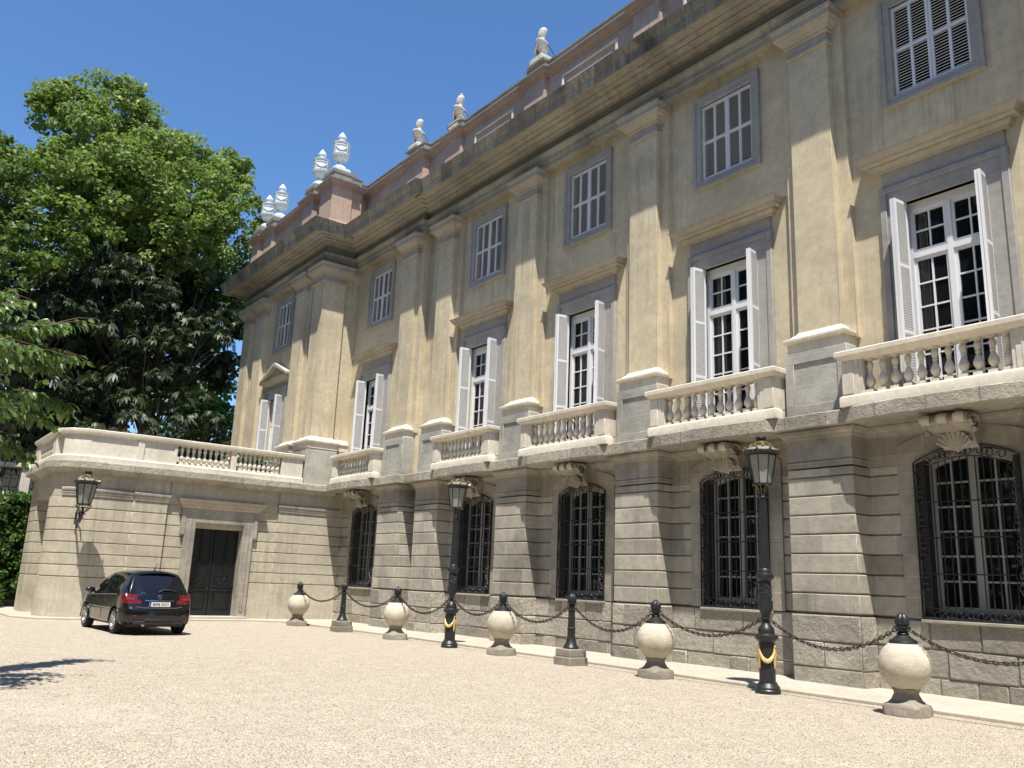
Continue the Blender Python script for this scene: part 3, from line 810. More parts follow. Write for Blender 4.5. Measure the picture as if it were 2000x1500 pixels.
# ---- entablature and cornice
path = [(3.2, 14.85), (C[5]+.85, 14.85), (C[5]+.85, 14.65), (XW, 14.65), (XW, YF), (-39.78, YF), (-39.78, 24.0)]
e = MB(); e.sweep(path, [(-.5, 13.945), (.0, 13.945), (.0, 14.10), (.03, 14.11), (.03, 14.25), (.06, 14.26), (.08, 14.30), (.12, 14.34), (.13, 14.40), (-.5, 14.41)])
en = part('architrave', e, M['entab'], mansion, smooth=12)
e = MB(); e.sweep(path, [(-.5, 14.40), (.0, 14.40), (.0, 14.73), (-.5, 14.73)]); part('frieze', e, M['frieze'], mansion, smooth=30)
e = MB(); e.sweep(path, [(-.5, 14.72), (.04, 14.72), (.05, 14.76), (.09, 14.765), (.13, 14.79), (.18, 14.80), (.18, 14.83), (.24, 14.835), (.30, 14.86), (.37, 14.865), (.37, 14.90), (.55, 14.905), (.55, 14.93), (.60, 14.935), (.66, 14.96), (.78, 14.965), (.80, 15.02), (-.5, 15.05)])
part('bed_moulding', e, M['entab'], mansion, smooth=10)
co = MB()
rough_sweep(co, path, [(-.5, 15.0), (.82, 15.0), (.86, 14.90), (.90, 14.875), (.93, 14.88), (.95, 15.08), (.96, 15.12), (1.0, 15.16), (1.03, 15.24), (1.07, 15.30), (1.08, 15.345), (.6, 15.40), (-.5, 15.6)], .012, .45, 3)
part('cornice', co, M['corona'], mansion, smooth=30)
rf = MB(); rf.box(-31.6, 3.2, 15.6, 21.8, 15.3, 16.2); rf.box(-39.3, -31.6, 14.2, 23.8, 15.3, 16.2); part('roof', rf, M['coping'], mansion)

# ---- parapet: pink dado with piers, sunk panels, moulding and dark coping
ZP = 15.42
pp_main = [(3.2, 15.2)]
PK = {0: C[0], 1: C[1], 2: C[2]-.1, 3: C[3]-.12, 4: C[4]-.3, 5: C[5]-.6}
BX = {3: -19.6, 4: -24.45, 5: -27.2}; BZ = {3: 18.12, 4: 18.05, 5: 18.1}
for k in (0, 1, 2, 3, 4):
    pp_main += [(PK[k]+.5, 15.2), (PK[k]+.5, 15.05), (PK[k]-.5, 15.05), (PK[k]-.5, 15.2)]
xs5 = PK[5]+.62
pp_main += [(xs5, 15.2), (xs5, 14.9), (PK[5]-.55, 14.9), (PK[5]-.55, 15.05)]
wcx = [WC+3.9, WC+2.0, WC-2.55, WC-4.15]      # urn pedestals
pp_wing = [(-30.55-.45, 15.05), (-30.55-.45, 14.55), (-30.83, 14.55), (-30.83, 13.5), (-31.9, 13.5), (-31.9, 13.65)]
pp_wing = [(-31.15, 15.05), (-31.15, 14.7), (-30.85, 14.7), (-30.85, 14.2), (-30.75, 14.2), (-30.75, 13.3), (wcx[0]-.5, 13.3), (wcx[0]-.5, 13.6)]
for c_ in wcx[1:3]: pp_wing += [(c_+.5, 13.6), (c_+.5, 13.35), (c_-.5, 13.35), (c_-.5, 13.6)]
pp_wing += [(wcx[3]+.5, 13.6), (wcx[3]+.5, 13.3), (-39.8, 13.3), (-39.8, 23.5)]
pp = pp_main+pp_wing
pa = MB()
pa.sweep(pp, [(-.45, ZP-.1), (0, ZP-.1), (0, 17.4), (-.45, 17.4)])
part('parapet', pa, M['pink'], mansion, smooth=30)
pm = MB()
pm.sweep(pp, [(-.3, ZP-.05), (.10, ZP-.05), (.10, ZP+.34), (.075, ZP+.40), (.03, ZP+.44), (.02, ZP+.5), (-.3, ZP+.5)])
pm.sweep(pp, [(-.3, 17.34), (.02, 17.34), (.03, 17.38), (.07, 17.41), (.07, 17.44), (.13, 17.49), (.18, 17.50), (.20, 17.60), (-.3, 17.60)])
part('parapet_moulding', pm, M['pinkdark'], mansion, smooth=12)
pc = MB()
pc.sweep(pp, [(-.6, 17.59), (.215, 17.60), (.225, 17.63), (.05, 17.645), (-.6, 17.645)])
part('parapet_ledge', pc, M['white'], mansion, smooth=30)
pc = MB()
pc.sweep(pp, [(-.62, 17.64), (-.03, 17.64), (-.03, 17.99), (.0, 18.0), (.0, 18.04), (-.62, 18.06)])
part('parapet_coping', pc, M['coping'], mansion, smooth=30)
for k in (3, 4, 5):
    cbk = MB(); cbk.box(BX[k]-.42, BX[k]+.42, 15.0 if k < 5 else 14.85, 15.8, 18.03, BZ[k]); part('coping_block', cbk, M['coping'], mansion, bevel=.01)
for c_ in wcx:
    cbk = MB(); cbk.box(c_-.5, c_+.5, 13.34, 14.4, 18.03, 18.22); part('coping_block', cbk, M['coping'], mansion, bevel=.01)
# sunk panels between the piers: white frames with pink field
for k in (1, 2, 3, 4):
    pn = MB(); pf = MB()
    xa, xb = PK[k]+1.25, PK[k-1]-1.25
    y = 15.2
    for a, b, z0, z1 in ((xa, xb, 17.05, 17.11), (xa, xa+.09, 15.9, 17.05), (xb-.09, xb, 15.9, 17.05)):
        pn.box(a, b, y-.05, y+.02, z0, z1)
    pf.box(xa+.25, xb-.25, y-.035, y+.01, 15.95, 16.78)
    part('panel_frame', pn, M['white'], mansion, bevel=.01); part('panel_field', pf, M['pink'], mansion, bevel=.01)

# ================================================================== terrace annex
XA = -30.8
annex = thing('terrace_annex', (-32, 9, 0), 'low stone annex with black double door, banded walls and white balustraded roof terrace', 'annex')
DC, DW = 10.3, .88      # door centre / half width along y
def annex_poly(door=False, gate=False, off=0):
    P = [(-30.3-.5, 15.1), (XA, 12.42), (XA-.1, 12.42)]
    if door: P += [(XA-.1, DC+DW), (XA-.55, DC+DW), (XA-.55, DC-DW), (XA-.1, DC-DW)]
    P += [(XA-.1, 8.42), (XA, 8.42), (XA, 7.32), (XA-.04, 7.30), (XA-.07, 6.4), (XA-.10, 5.75), (XA-.30, 5.30), (XA-.75, 5.0), (XA-1.05, 4.95)]
    if gate: P += [(-32.0, 4.95), (-32.0, 6.6), (-34.3, 6.6), (-34.3, 4.95)]
    P += [(-35.7, 4.95), (-35.7, 13.6), (-31.0, 13.6), (-31.0, 15.1)]
    return P
am = MB()
am.prism(annex_poly(True, True), -.2, G0, 'z')
P1 = annex_poly(True, True); P1i = inset(P1, .035)
P2 = annex_poly(False, True); P2i = inset(P2, .035); P3 = annex_poly(); P3i = inset(P3, .035)
for k in range(7):
    z0, z1 = G0+GP*k, G0+GP*(k+1)
    pol = P1 if k < 5 else P2
    am.prism(pol, z0+.03, z1, 'z')
am.prism(P1i, G0, 3.11, 'z'); am.prism(P2i, 3.11, 3.84, 'z')
am.prism(annex_poly(), 3.845, 4.75, 'z')
part('annex_wall', am, M['annexstone'], annex, bevel=.012)
# plain recessed bay head, panel mouldings, cornice
MP = [(-.05, 3.88), (.03, 3.88), (.035, 3.93), (.05, 3.97), (.05, 4.02), (.075, 4.06), (.08, 4.12), (.05, 4.15), (-.05, 4.15)]
for (ya, yb) in ((12.44, 13.0), (13.08, 14.7), (7.36, 8.40)):
    mo = MB()
    mo.sweep([(XA-.1, yb), (XA, yb), (XA, ya), (XA-.1, ya)], MP); part('panel_moulding', mo, M['ashlar'], annex, smooth=12)
mo = MB()
mo.sweep([(XA-.04, 7.30), (XA-.07, 6.4), (XA-.10, 5.75), (XA-.30, 5.30), (XA-.45, 5.2)], [(-.05, 3.88), (.03, 3.88), (.035, 3.93), (.05, 3.97), (.05, 4.02), (.075, 4.06), (.08, 4.12), (.05, 4.15), (-.05, 4.15)])
part('panel_moulding', mo, M['ashlar'], annex, smooth=12)
ap_ = [(XA, 14.55), (XA, 8.4), (XA-.02, 7.3), (XA-.07, 6.4), (XA-.12, 5.75), (XA-.34, 5.28), (XA-.78, 5.0), (XA-1.05, 4.95), (-35.7, 4.95), (-35.7, 13.6)]
ac = MB()
ac.sweep(ap_, [(-.8, 4.60), (.04, 4.60), (.05, 4.64), (.12, 4.70), (.17, 4.73), (.26, 4.75), (.29, 4.78), (.29, 4.98), (.26, 5.02), (-.8, 5.02)])
part('annex_cornice', ac, M['band'], annex, smooth=30)
fl = MB(); fl.prism(inset(annex_poly(), .3), 4.75, 5.03, 'z'); part('terrace_floor', fl, M['pave'], annex)
# balustrade
bb = MB(); bsp = [(XA, 13.15)]+ap_[1:-1]+[(-35.7, 13.3)]
bb.sweep(bsp, [(-.2, 5.022), (.16, 5.022), (.16, 5.17), (.14, 5.2), (.10, 5.22), (-.2, 5.22)])
bpart = part('balustrade', bb, M['white'], annex, smooth=30)
cb = MB(); cb.sweep(bsp, [(-.22, 5.90), (.10, 5.90), (.12, 5.93), (.16, 5.96), (.17, 6.0), (.17, 6.06), (.15, 6.08), (-.22, 6.09)])
part('coping', cb, M['white'], bpart, smooth=30)
sp = MB()
sp.sweep([(XA, 8.42), (XA, 8.4), (XA-.02, 7.3), (XA-.07, 6.4), (XA-.12, 5.75), (XA-.34, 5.28), (XA-.62, 5.08)], [(-.14, 5.215), (.06, 5.215), (.06, 5.905), (-.14, 5.905)])
part('parapet_wall', sp, M['white'], bpart, smooth=30)
for a, b in ((8.40, 8.50), (7.2, 7.4), (12.3, 13.14), (10.40, 10.60)):
    sp = MB(); sp.box(XA-.15, XA+.085, a, b, 5.216, 5.904); part('balustrade_pier', sp, M['white'], bpart, bevel=.006, seg=1)
for a, b in ((-32.3, -31.75), (-35.78, -34.9)):
    sp = MB(); sp.box(a, b, 4.86, 5.1, 5.216, 5.904); part('balustrade_pier', sp, M['white'], bpart, bevel=.006, seg=1)
for a, b, n in ((8.68, 10.28, 9), (10.78, 12.18, 9)):
    for i in range(n): place('baluster', me_bal, bpart, (XA-.04, a+(b-a)*i/(n-1), 5.216))
for i in range(9): place('baluster', me_bal, bpart, (-34.7+2.25*i/8, 4.98, 5.216))
# door surround, hood, leaves
ds = MB(); x = XA-.1
for a, b in ((DC-DW-.34, DC-DW+.025), (DC+DW-.025, DC+DW+.34)): ds.box(x-.452, x+.10, a, b, .0, 3.29)
ds.box(x-.452, x+.10, DC-DW-.34, DC+DW+.34, 3.29, 3.78)
for s in (-1, 1):
    ya = DC+s*(DW+.34); ds.box(x-.02, x+.12, ya, ya+s*.14, 2.85, 3.78)
    ds.box(x+.10, x+.125, DC+s*(DW+.12), DC+s*(DW+.2), .3, 3.4)
part('door_surround', ds, M['ashlar'], annex, bevel=.01)
dh = MB(); dh.sweep([(x-.1, DC+1.38), (x+.12, DC+1.38), (x+.12, DC-1.38), (x-.1, DC-1.38)], [(-.1, 3.77), (.0, 3.77), (.03, 3.82), (.06, 3.84), (.07, 3.89), (.13, 3.93), (.14, 3.98), (.18, 4.02), (.20, 4.08), (-.1, 4.10)])
dh.box(x-.1, x+.12, DC-1.37, DC+1.37, 3.78, 4.09)
part('door_hood', dh, M['capital'], annex, smooth=30)
st_ = MB(); st_.box(x-.4, x+.42, DC-1.2, DC+1.2, -.1, .13); part('door_step', st_, M['pave'], annex, bevel=.015)
for s in (-1, 1):
    d = MB(); xd = x-.38; a, b = (DC-DW, DC-.012) if s < 0 else (DC+.012, DC+DW)
    d.box(xd-.04, xd, a, b, .13, 3.29)
    for z0, z1 in ((.13, .30), (.98, 1.10), (3.12, 3.29)): d.box(xd, xd+.03, a, b, z0, z1)
    d.box(xd, xd+.03, a, a+.13, .30, .98); d.box(xd, xd+.03, b-.13, b, .30, .98)
    d.box(xd, xd+.03, a, a+.10, 1.10, 3.12); d.box(xd, xd+.03, b-.10, b, 1.10, 3.12)
    d.box(xd, xd+.045, a+.18, b-.18, .38, .90); d.box(xd, xd+.055, a+.02, b-.02, 1.10, 1.14)
    d.box(xd, xd+.05, a+.05, b-.05, .98, 1.02)
    dd = part('door', d, M['doorpaint'], annex, bevel=.008)
    ir = MB(); cy = (a+b)/2
    def Pd(v, w): return (xd+.03, cy+v, w)
    for t in (-1, 1):
        for zc, r0 in ((1.32, .12), (1.6, .09)):
            pts = []
            for i in range(16):
                aa = t*(i*.42)+PI/2; rr = r0*(1-i/22); pts.append(Pd(t*.11+rr*math.cos(aa), zc+rr*math.sin(aa)))
            ir.tube(pts, .009, 5)
        ir.tube([Pd(t*.02, 1.14), Pd(t*.2, 1.25), Pd(t*.26, 1.42)], .009, 5)
    for i in range(6):
        z = 1.75+i*.22
        ir.tube([Pd(.06*math.cos(q*PI/4), z+.09*math.sin(q*PI/4)) for q in range(8)], .008, 5, closed=True)
    ir.tube([Pd(0, 1.14), Pd(0, 3.12)], .009, 5)
    part('door_ironwork', ir, M['iron'], dd)
hn = MB(); hn.lathe([(0, 0), (.03, .005), (.035, .03), (.02, .05), (0, .052)], n=12)
hn.v = [(XA-.44+p[2], DC-.08+p[0], 1.05+p[1]) for p in hn.v]; part('door_knob', hn, M['ironrust'], annex)
# gate leaf inside the side arch and drain pipe
gt = MB()
for i in range(12): gt.box(-32.1-i*.185, -32.11-i*.185, 5.6, 5.62, 0, 3.3)
gt.box(-34.3, -32.0, 5.59, 5.63, 1.1, 1.16); gt.box(-34.3, -32.0, 5.59, 5.63, 3.2, 3.28); gt.box(-34.3, -32.0, 5.59, 5.63, .05, .12)
part('gate', gt, M['iron'], annex)
# ================================================================== ground
gb = MB(); gb.box(-400, 300, -300, 400, -.5, -.004)
g = part('ground', gb, M['grass'], None, smooth=0, org=(0,0,0)); tag(g, 'dark grassy ground added beyond the gravel, reaching to the horizon', 'ground', kind='structure')  # dark grass added past the court to cut light bounced onto the walls
gb = MB(); gb.box(-60, 9, -6.5, 18, -.1, 0.0)
g = part('gravel_court', gb, M['gravel'], None, smooth=0, org=(0,0,0)); tag(g, 'pale gravel forecourt spreading in front of the mansion', 'ground', kind='structure')
# loose pebbles lying on the forecourt
rsp = np.random.RandomState(9); NP = 26000
ang = rsp.uniform(R(92), R(176), NP); dist = 3.5+rsp.uniform(0, 1, NP)**.75*15
px_, py_ = dist*np.cos(ang), dist*np.sin(ang); keep = (py_ < 12.9) & (px_ > -28); px_, py_ = px_[keep], py_[keep]; NP = len(px_)
base6 = np.array([(1,0,0),(-1,0,0),(0,1,0),(0,-1,0),(0,0,.6),(0,0,-.4)]); F8 = np.array([(0,2,4),(2,1,4),(1,3,4),(3,0,4),(2,0,5),(1,2,5),(3,1,5),(0,3,5)])
sz = rsp.uniform(.004, .011, NP)*rsp.uniform(.7, 1.2, NP); rot = rsp.uniform(0, PI, NP)
V6 = base6[None]*sz[:, None, None]*np.stack([rsp.uniform(.8, 1.4, NP), rsp.uniform(.7, 1.1, NP), np.ones(NP)], 1)[:, None, :]
cr, sr = np.cos(rot)[:, None], np.sin(rot)[:, None]
X6 = V6[:, :, 0]*cr-V6[:, :, 1]*sr+px_[:, None]; Y6 = V6[:, :, 0]*sr+V6[:, :, 1]*cr+py_[:, None]; Z6 = V6[:, :, 2]+.002
vv = np.stack([X6, Y6, Z6], 2).reshape(-1, 3); ff = (F8[None]+(np.arange(NP)*6)[:, None, None]).reshape(-1, 3)
me = bpy.data.meshes.new('pebbles'); me.vertices.add(len(vv)); me.vertices.foreach_set('co', vv.astype(np.float32).ravel())
me.loops.add(len(ff)*3); me.loops.foreach_set('vertex_index', ff.astype(np.int32).ravel()); me.polygons.add(len(ff))
me.polygons.foreach_set('loop_start', (np.arange(len(ff))*3).astype(np.int32)); me.polygons.foreach_set('loop_total', np.full(len(ff), 3, np.int32)); me.update(calc_edges=True)
mp_, nt, N, L, bs = newmat('pebble'); rv = N.new('ShaderNodeNewGeometry').outputs['Random Per Island']
rc = N.new('ShaderNodeValToRGB'); L.new(rv, rc.inputs[0]); rc.color_ramp.elements[0].color = (.20,.15,.10,1); rc.color_ramp.elements[1].color = (.66,.60,.50,1)
L.new(rc.outputs[0], bs.inputs['Base Color']); bs.inputs['Roughness'].default_value = .85; me.materials.append(mp_)
po = bpy.data.objects.new('pebbles', me); COL.objects.link(po); tag(po, 'loose pebbles scattered on the gravel in front', 'gravel', kind='stuff')
# pavement along the walls, a low slab edged by the gravel
pv = MB(); Z = .055
poly = [(3.2, 13.0), (-9.0, 13.05), (-16, 13.1), (-22, 13.0), (-27.5, 12.7), (-29.6, 12.4), (-29.9, 12.0), (-30.2, 11.6), (-30.2, 8.6), (-30.35, 8.0), (-30.35, 5.6), (-30.6, 4.9), (-31.6, 4.3), (-36.5, 4.2), (-45, 3.4), (-45, 9), (-31.2, 9), (-31.2, 16), (3.2, 16)]
pv.prism(poly, -.2, Z, 'z')
o = part('pavement', pv, M['pave'], None, bevel=.015, org=(-15,13,0)); tag(o, 'strip of pale worn stone slabs along the foot of the walls', 'pavement', kind='structure')

# ================================================================== street lamps
def lantern(parent, c, s=1.0, rot=PI/8):
    """octagonal frosted lantern, foot at c"""
    x, y, z = c; n = 8
    def ring(r, h): return [(x+r*s*math.cos(2*PI*j/n+rot), y+r*s*math.sin(2*PI*j/n+rot), z+h*s) for j in range(n)]
    gl = MB(); gl.loft([ring(.155, .01), ring(.245, .51)]); lo = part('lantern', gl, M['lampglass'], parent, smooth=0)
    f = MB()
    b, t = ring(.162, .0), ring(.255, .52)
    for j in range(n): f.tube([b[j], t[j]], .011*s, 4)
    f.loft([ring(.168, -.02), ring(.168, .015)]); f.loft([ring(.262, .50), ring(.27, .54)])
    f.lathe([(.29*s, 0), (.315*s, .015*s), (.315*s, .05*s), (.29*s, .065*s)], (x, y, z+.53*s), 32)
    part('lantern_frame', f, M['iron'], lo, smooth=30)
    r_ = MB(); r_.lathe([(.30*s, .0), (.24*s, .05*s), (.155*s, .085*s), (.11*s, .10*s)], (x, y, z+.585*s), 32); part('lantern_roof', r_, M['chrome_dull'], lo)
    g = MB()
    for j in range(n):
        a = 2*PI*j/n+rot; ca, sa = math.cos(a), math.sin(a)
        g.tube([(x+.27*s*ca, y+.27*s*sa, z+.60*s), (x+.315*s*ca, y+.315*s*sa, z+.61*s), (x+.345*s*ca, y+.345*s*sa, z+.66*s)], [.025*s, .016*s, .004*s], 5)
        a2 = a+PI/n; g.tube([(x+.20*s*math.cos(a2), y+.20*s*math.sin(a2), z+.65*s), (x+.14*s*math.cos(a2), y+.14*s*math.sin(a2), z+.72*s)], [.035*s, .02*s], 5)
    g.lathe([(.10*s, 0), (.125*s, .01*s), (.125*s, .07*s), (.11*s, .085*s)], (x, y, z+.67*s), 24)
    nn = 40
    for j in range(nn):
        a = 2*PI*j/nn; 
        if j % 2: g.box(x+.312*s*math.cos(a)-.008, x+.312*s*math.cos(a)+.008, y+.312*s*math.sin(a)-.008, y+.312*s*math.sin(a)+.008, z+.55*s, z+.575*s)
    part('gilded_crown', g, M['gold'], lo)
    c_ = MB(); c_.lathe([(.085*s, 0), (.08*s, .06*s), (.098*s, .065*s), (.09*s, .095*s), (0, .105*s)], (x, y, z+.75*s), 20); part('lantern_cap', c_, M['iron'], lo)
    return lo
M['chrome_dull'] = plain('worn_grey_metal', (.30,.30,.28), .45, metal=.5, var=.25, scale=14)
def street_lamp(x, y, label):
    t = thing('street_lamp', (x, y, 0), label, 'street lamp', 'street lamps along the chain')
    b = MB()
    b.lathe([(.215, -.05), (.215, .05), (.20, .07), (.205, .10), (.18, .13), (.165, .15), (.15, .17)], (x, y, 0), 16)
    b.lathe([(.135, .16), (.130, .84)], (x, y, 0), 12)
    b.lathe([(.14, .83), (.185, .87), (.195, .90), (.195, .93), (.15, .945), (.135, .96), (.14, 1.0), (.125, 1.05), (.09, 1.10), (.062, 1.13), (.06, 1.19), (.085, 1.20), (.085, 1.225), (.06, 1.235)], (x, y, 0), 20)
    nb = 14
    for j in range(nb):
        a = 2*PI*j/nb; b.lathe([(0, 0), (.012, .006), (0, .014)], (x+.15*math.cos(a), y+.15*math.sin(a), .175), 6)
    part('lamp_base', b, M['iron'], t)
    s_ = MB()
    s_.lathe([(.05, 1.22), (.075, 1.28), (.112, 1.36), (.118, 1.42), (.118, 1.50)], (x, y, 0), 48, flute=16, fa=.05)
    s_.lathe([(.102, 1.49), (.106, 1.60), (.104, 1.72), (.098, 1.83), (.13, 1.86), (.152, 1.89), (.156, 1.92), (.145, 1.95), (.11, 1.965), (.105, 2.0), (.098, 2.02), (.085, 2.04), (.088, 2.07), (.08, 2.09)], (x, y, 0), 24)
    rr = random.Random(7)
    for j in range(60):
        a = rr.uniform(0, 2*PI); zz = rr.uniform(1.53, 1.78)
        s_.lathe([(0, 0), (.016, .012), (.012, .03), (0, .045)], (x+.102*math.cos(a), y+.102*math.sin(a), zz), 5)
    s_.lathe([(.086, 2.08), (.082, 2.2), (.066, 3.25)], (x, y, 0), 48, flute=12, fa=.06)
    s_.lathe([(.07, 3.24), (.085, 3.27), (.07, 3.30), (.055, 3.36), (.075, 3.42), (.05, 3.47)], (x, y, 0), 20)
    part('lamp_shaft', s_, M['iron'], t)
    g = MB()
    for j in range(8):
        a = 2*PI*j/8+PI/8; ca, sa = math.cos(a), math.sin(a)
        g.tube([(x+r*ca, y+r*sa, z) for r, z in ((.06, 3.28), (.07, 3.36), (.09, 3.44), (.14, 3.48), (.165, 3.475))], .009, 5)
        g.lathe([(0, -.012), (.012, 0), (0, .012)], (x+.168*ca, y+.168*sa, 3.465), 6)
    part('lantern_bracket', g, M['gold'], t)
    gg = MB()   # gilded swag round the drum
    for k in range(3):
        a0 = R(8)+k*2*PI/3; pts = []; rr_ = []
        for i in range(15):
            u = i/14; a = a0-u*2*PI/3; pts.append((x+.145*math.cos(a), y+.145*math.sin(a), .72-.20*math.sin(PI*u)**.8)); rr_.append(.012+.026*math.sin(PI*u))
        gg.tube(pts, rr_, 7)
        for q in (-.05, .05):
            aa = a0+q; gg.tube([(x+.14*math.cos(aa), y+.14*math.sin(aa), z) for z in (.74, .62, .50, .40)], [.012, .022, .02, .006], 6)
        gg.lathe([(0, 0), (.022, .02), (.012, .05), (0, .055)], (x+.145*math.cos(a0), y+.145*math.sin(a0), .73), 8)
    part('gilded_swag', gg, M['goldpaint'], t)
    lantern(t, (x, y, 3.49), 1.0)
    return t
POSTS = dict(ball5=(-6.9, 12.42), lampn=(-9.42, 12.6), ball4=(-11.82, 12.44), post2=(-14.32, 12.5), ball3=(-16.72, 12.45), lampf=(-18.85, 12.4), ball2=(-21.6, 12.4), post1=(-24.75, 12.32), ball1=(-27.75, 12.18))
street_lamp(*POSTS['lampn'], 'nearer cast-iron street lamp with gold swag, in front of the second large balcony')
street_lamp(*POSTS['lampf'], 'farther cast-iron street lamp with gold swag, between two stone balls left of centre')

# ---- stone balls with iron pinecone caps
def acorn(mb, x, y, z, s=1.0):
    mb.lathe([(.0, 0), (.10*s, 0), (.115*s, .012), (.115*s, .03), (.09*s, .035)], (x, y, z), 24)
    mb.lathe([(.07*s, .03), (.092*s, .06), (.098*s, .10), (.088*s, .15), (.06*s, .195), (.025*s, .225), (0, .235)], (x, y, z), 48, flute=12, fa=.06)
def ball_bollard(x, y, label, rz=0.0):
    t = thing('ball_bollard', (x, y, 0), label, 'bollard', 'stone ball bollards along the chain', rz)
    b = MB()
    def sq(h, w, c=.06): return [(w, w-c, h), (w-c, w, h), (-w+c, w, h), (-w, w-c, h), (-w, -w+c, h), (-w+c, -w, h), (w-c, -w, h), (w, -w+c, h)]
    b.loft([sq(-.05, .27), sq(.12, .27), sq(.155, .25), sq(.17, .215), sq(.21, .18), sq(.26, .16), sq(.30, .145), sq(.34, .155), sq(.37, .17)])
    # carved central tongue on each side
    for k in range(4):
        a = k*PI/2
        tg = MB(); tg.loft([[(-.10, .0, 0), (.10, .0, 0), (.10, .10, 0), (-.10, .10, 0)], [(-.085, .0, .10), (.085, .0, .10), (.085, .085, .10), (-.085, .085, .10)], [(-.03, 0, .17), (.03, 0, .17), (.03, .03, .17), (-.03, .03, .17)]])
        b.merge(tg, Matrix.Rotation(a, 4, 'Z') @ Matrix.Translation((0, .185, .0)))
    part('bollard_foot', b, M['basestone'], t, local=True, org=(0,0,0), bevel=.012)
    s_ = MB(); rings = [(.36*math.sin(PI*(.06+.86*i/22)), .685-.36*math.cos(PI*(.06+.86*i/22))) for i in range(23)]
    s_.lathe(rings, n=48); part('stone_ball', s_, M['ballstone'], t, local=True, org=(0,0,0), smooth=60)
    c = MB()
    c.lathe([(.0, .99), (.19, .99), (.20, 1.005), (.19, 1.03), (.15, 1.05), (.10, 1.09), (.075, 1.11), (.09, 1.125), (.075, 1.145), (.055, 1.155), (.06, 1.19), (.05, 1.2)], n=28)
    acorn(c, 0, 0, 1.195)
    for sx in (-1, 1):
        c.tube([(sx*.055, 0, 1.16), (sx*.085, 0, 1.165), (sx*.105, 0, 1.19), (sx*.11, 0, 1.23)], [.012, .01, .009, .004], 5)
    part('iron_cap', c, M['iron'], t, local=True, org=(0,0,0))
    return t
ball_bollard(*POSTS['ball5'], 'nearest and largest-looking stone ball bollard, at the right of the chain row', .1)
ball_bollard(*POSTS['ball4'], 'stone ball bollard left of the nearer street lamp', -.08)
ball_bollard(*POSTS['ball3'], 'stone ball bollard between the farther street lamp and the short iron post on the right', .05)
ball_bollard(*POSTS['ball2'], 'stone ball bollard just left of the farther street lamp', 0)
ball_bollard(*POSTS['ball1'], 'smallest-looking stone ball bollard, far end of the chain beside the black door', .12)
def iron_post(x, y, label):
    t = thing('iron_post', (x, y, 0), label, 'post', 'short iron posts along the chain')
    b = MB(); b.box(-.26, .26, -.26, .26, -.05, .17); b.box(-.235, .235, -.235, .235, .17, .33)
    part('stone_base', b, M['basestone'], t, local=True, org=(0,0,0), bevel=.02)
    c = MB()
    c.lathe([(.16, .33), (.165, .36), (.14, .40), (.125, .42), (.10, .50), (.085, .56)], n=16)
    c.lathe([(.082, .55), (.078, .72)], n=40, flute=10, fa=.06)
    c.lathe([(.078, .71), (.092, .73), (.092, .755), (.076, .77)], n=20)
    c.lathe([(.076, .76), (.066, 1.12)], n=40, flute=10, fa=.06)
    c.lathe([(.066, 1.11), (.09, 1.14), (.09, 1.165), (.06, 1.18), (.055, 1.22), (.07, 1.235), (.055, 1.25)], n=20)
    acorn(c, 0, 0, 1.245)
    for sx in (-1, 1): c.tube([(sx*.05, 0, 1.19), (sx*.085, 0, 1.195), (sx*.10, 0, 1.22), (sx*.105, 0, 1.26)], [.012, .01, .009, .004], 5)
    part('iron_column', c, M['iron'], t, local=True, org=(0,0,0))
iron_post(*POSTS['post2'], 'short black iron post on square stone base, right of centre between two balls')
iron_post(*POSTS['post1'], 'short black iron post on square stone base at the far end near building corner')

# ---- chains
def link_mesh(L, w, r, flat):
    m_ = MB(); pts = []
    n = 14
    for i in range(n):
        a = 2*PI*i/n; pts.append((L*math.cos(a), w*math.sin(a), 0))
    m_.tube(pts, r, 5, closed=True); return m_
def chain(p, q, label, sag=.36, z=1.19):
    p, q = Vector((*p, z)), Vector((*q, z)); d = (q-p); D = d.length-.2; d.normalize()
    p = p+d*.1; q = q-d*.1
    N = 200; P = []
    for i in range(N+1):
        t = i/N; P.append(p.lerp(q, t)-Vector((0,0,1))*sag*4*t*(1-t))
    s = [0]
    for i in range(N): s.append(s[-1]+(P[i+1]-P[i]).length)
    tot = s[-1]; mb = MB(); k = 0; pos = 0; seq = []
    unit = .075+.05; cnt = round(tot/unit); sc_ = tot/(cnt*unit)
    for j in range(cnt*2):
        L = (.075 if j % 2 == 0 else .05)*sc_; mid = pos+L/2; pos += L
        i = min(N-1, max(0, int(np.searchsorted(s, mid))-1)); t = (P[i+1]-P[i]).normalized()
        hl = L/2+.016
        lm = link_mesh(hl, .026 if j % 2 == 0 else .03, .0085, 0)
        x = t; zax = Vector((0,0,1)); yv = zax.cross(x).normalized(); zv = x.cross(yv)
        if j % 2: yv, zv = zv, -yv
        tw = .5+rnd.uniform(-.15, .15); y2 = yv*math.cos(tw)+zv*math.sin(tw); z2 = -yv*math.sin(tw)+zv*math.cos(tw)
        Mx = Matrix((x, y2, z2)).transposed().to_4x4(); Mx.translation = P[i]
        mb.merge(lm, Mx)
    o = part('chain', mb, M['ironrust'], None, org=p, smooth=60); tag(o, label, 'chain', 'chains hanging along the row of bollards'); return o
order = ['ball1', 'post1', 'ball2', 'lampf', 'ball3', 'post2', 'ball4', 'lampn', 'ball5']
clab = ['chain between the farthest stone ball and the far iron post', 'chain between the far iron post and the second stone ball from the left',
        'chain from the second stone ball from the left to the farther street lamp', 'chain from the farther street lamp to the middle stone ball',
        'chain from the middle stone ball to the iron post right of centre', 'chain from the iron post right of centre to the stone ball on its right',
        'chain from the fourth stone ball to the nearer street lamp', 'chain from the nearer street lamp to the nearest stone ball']
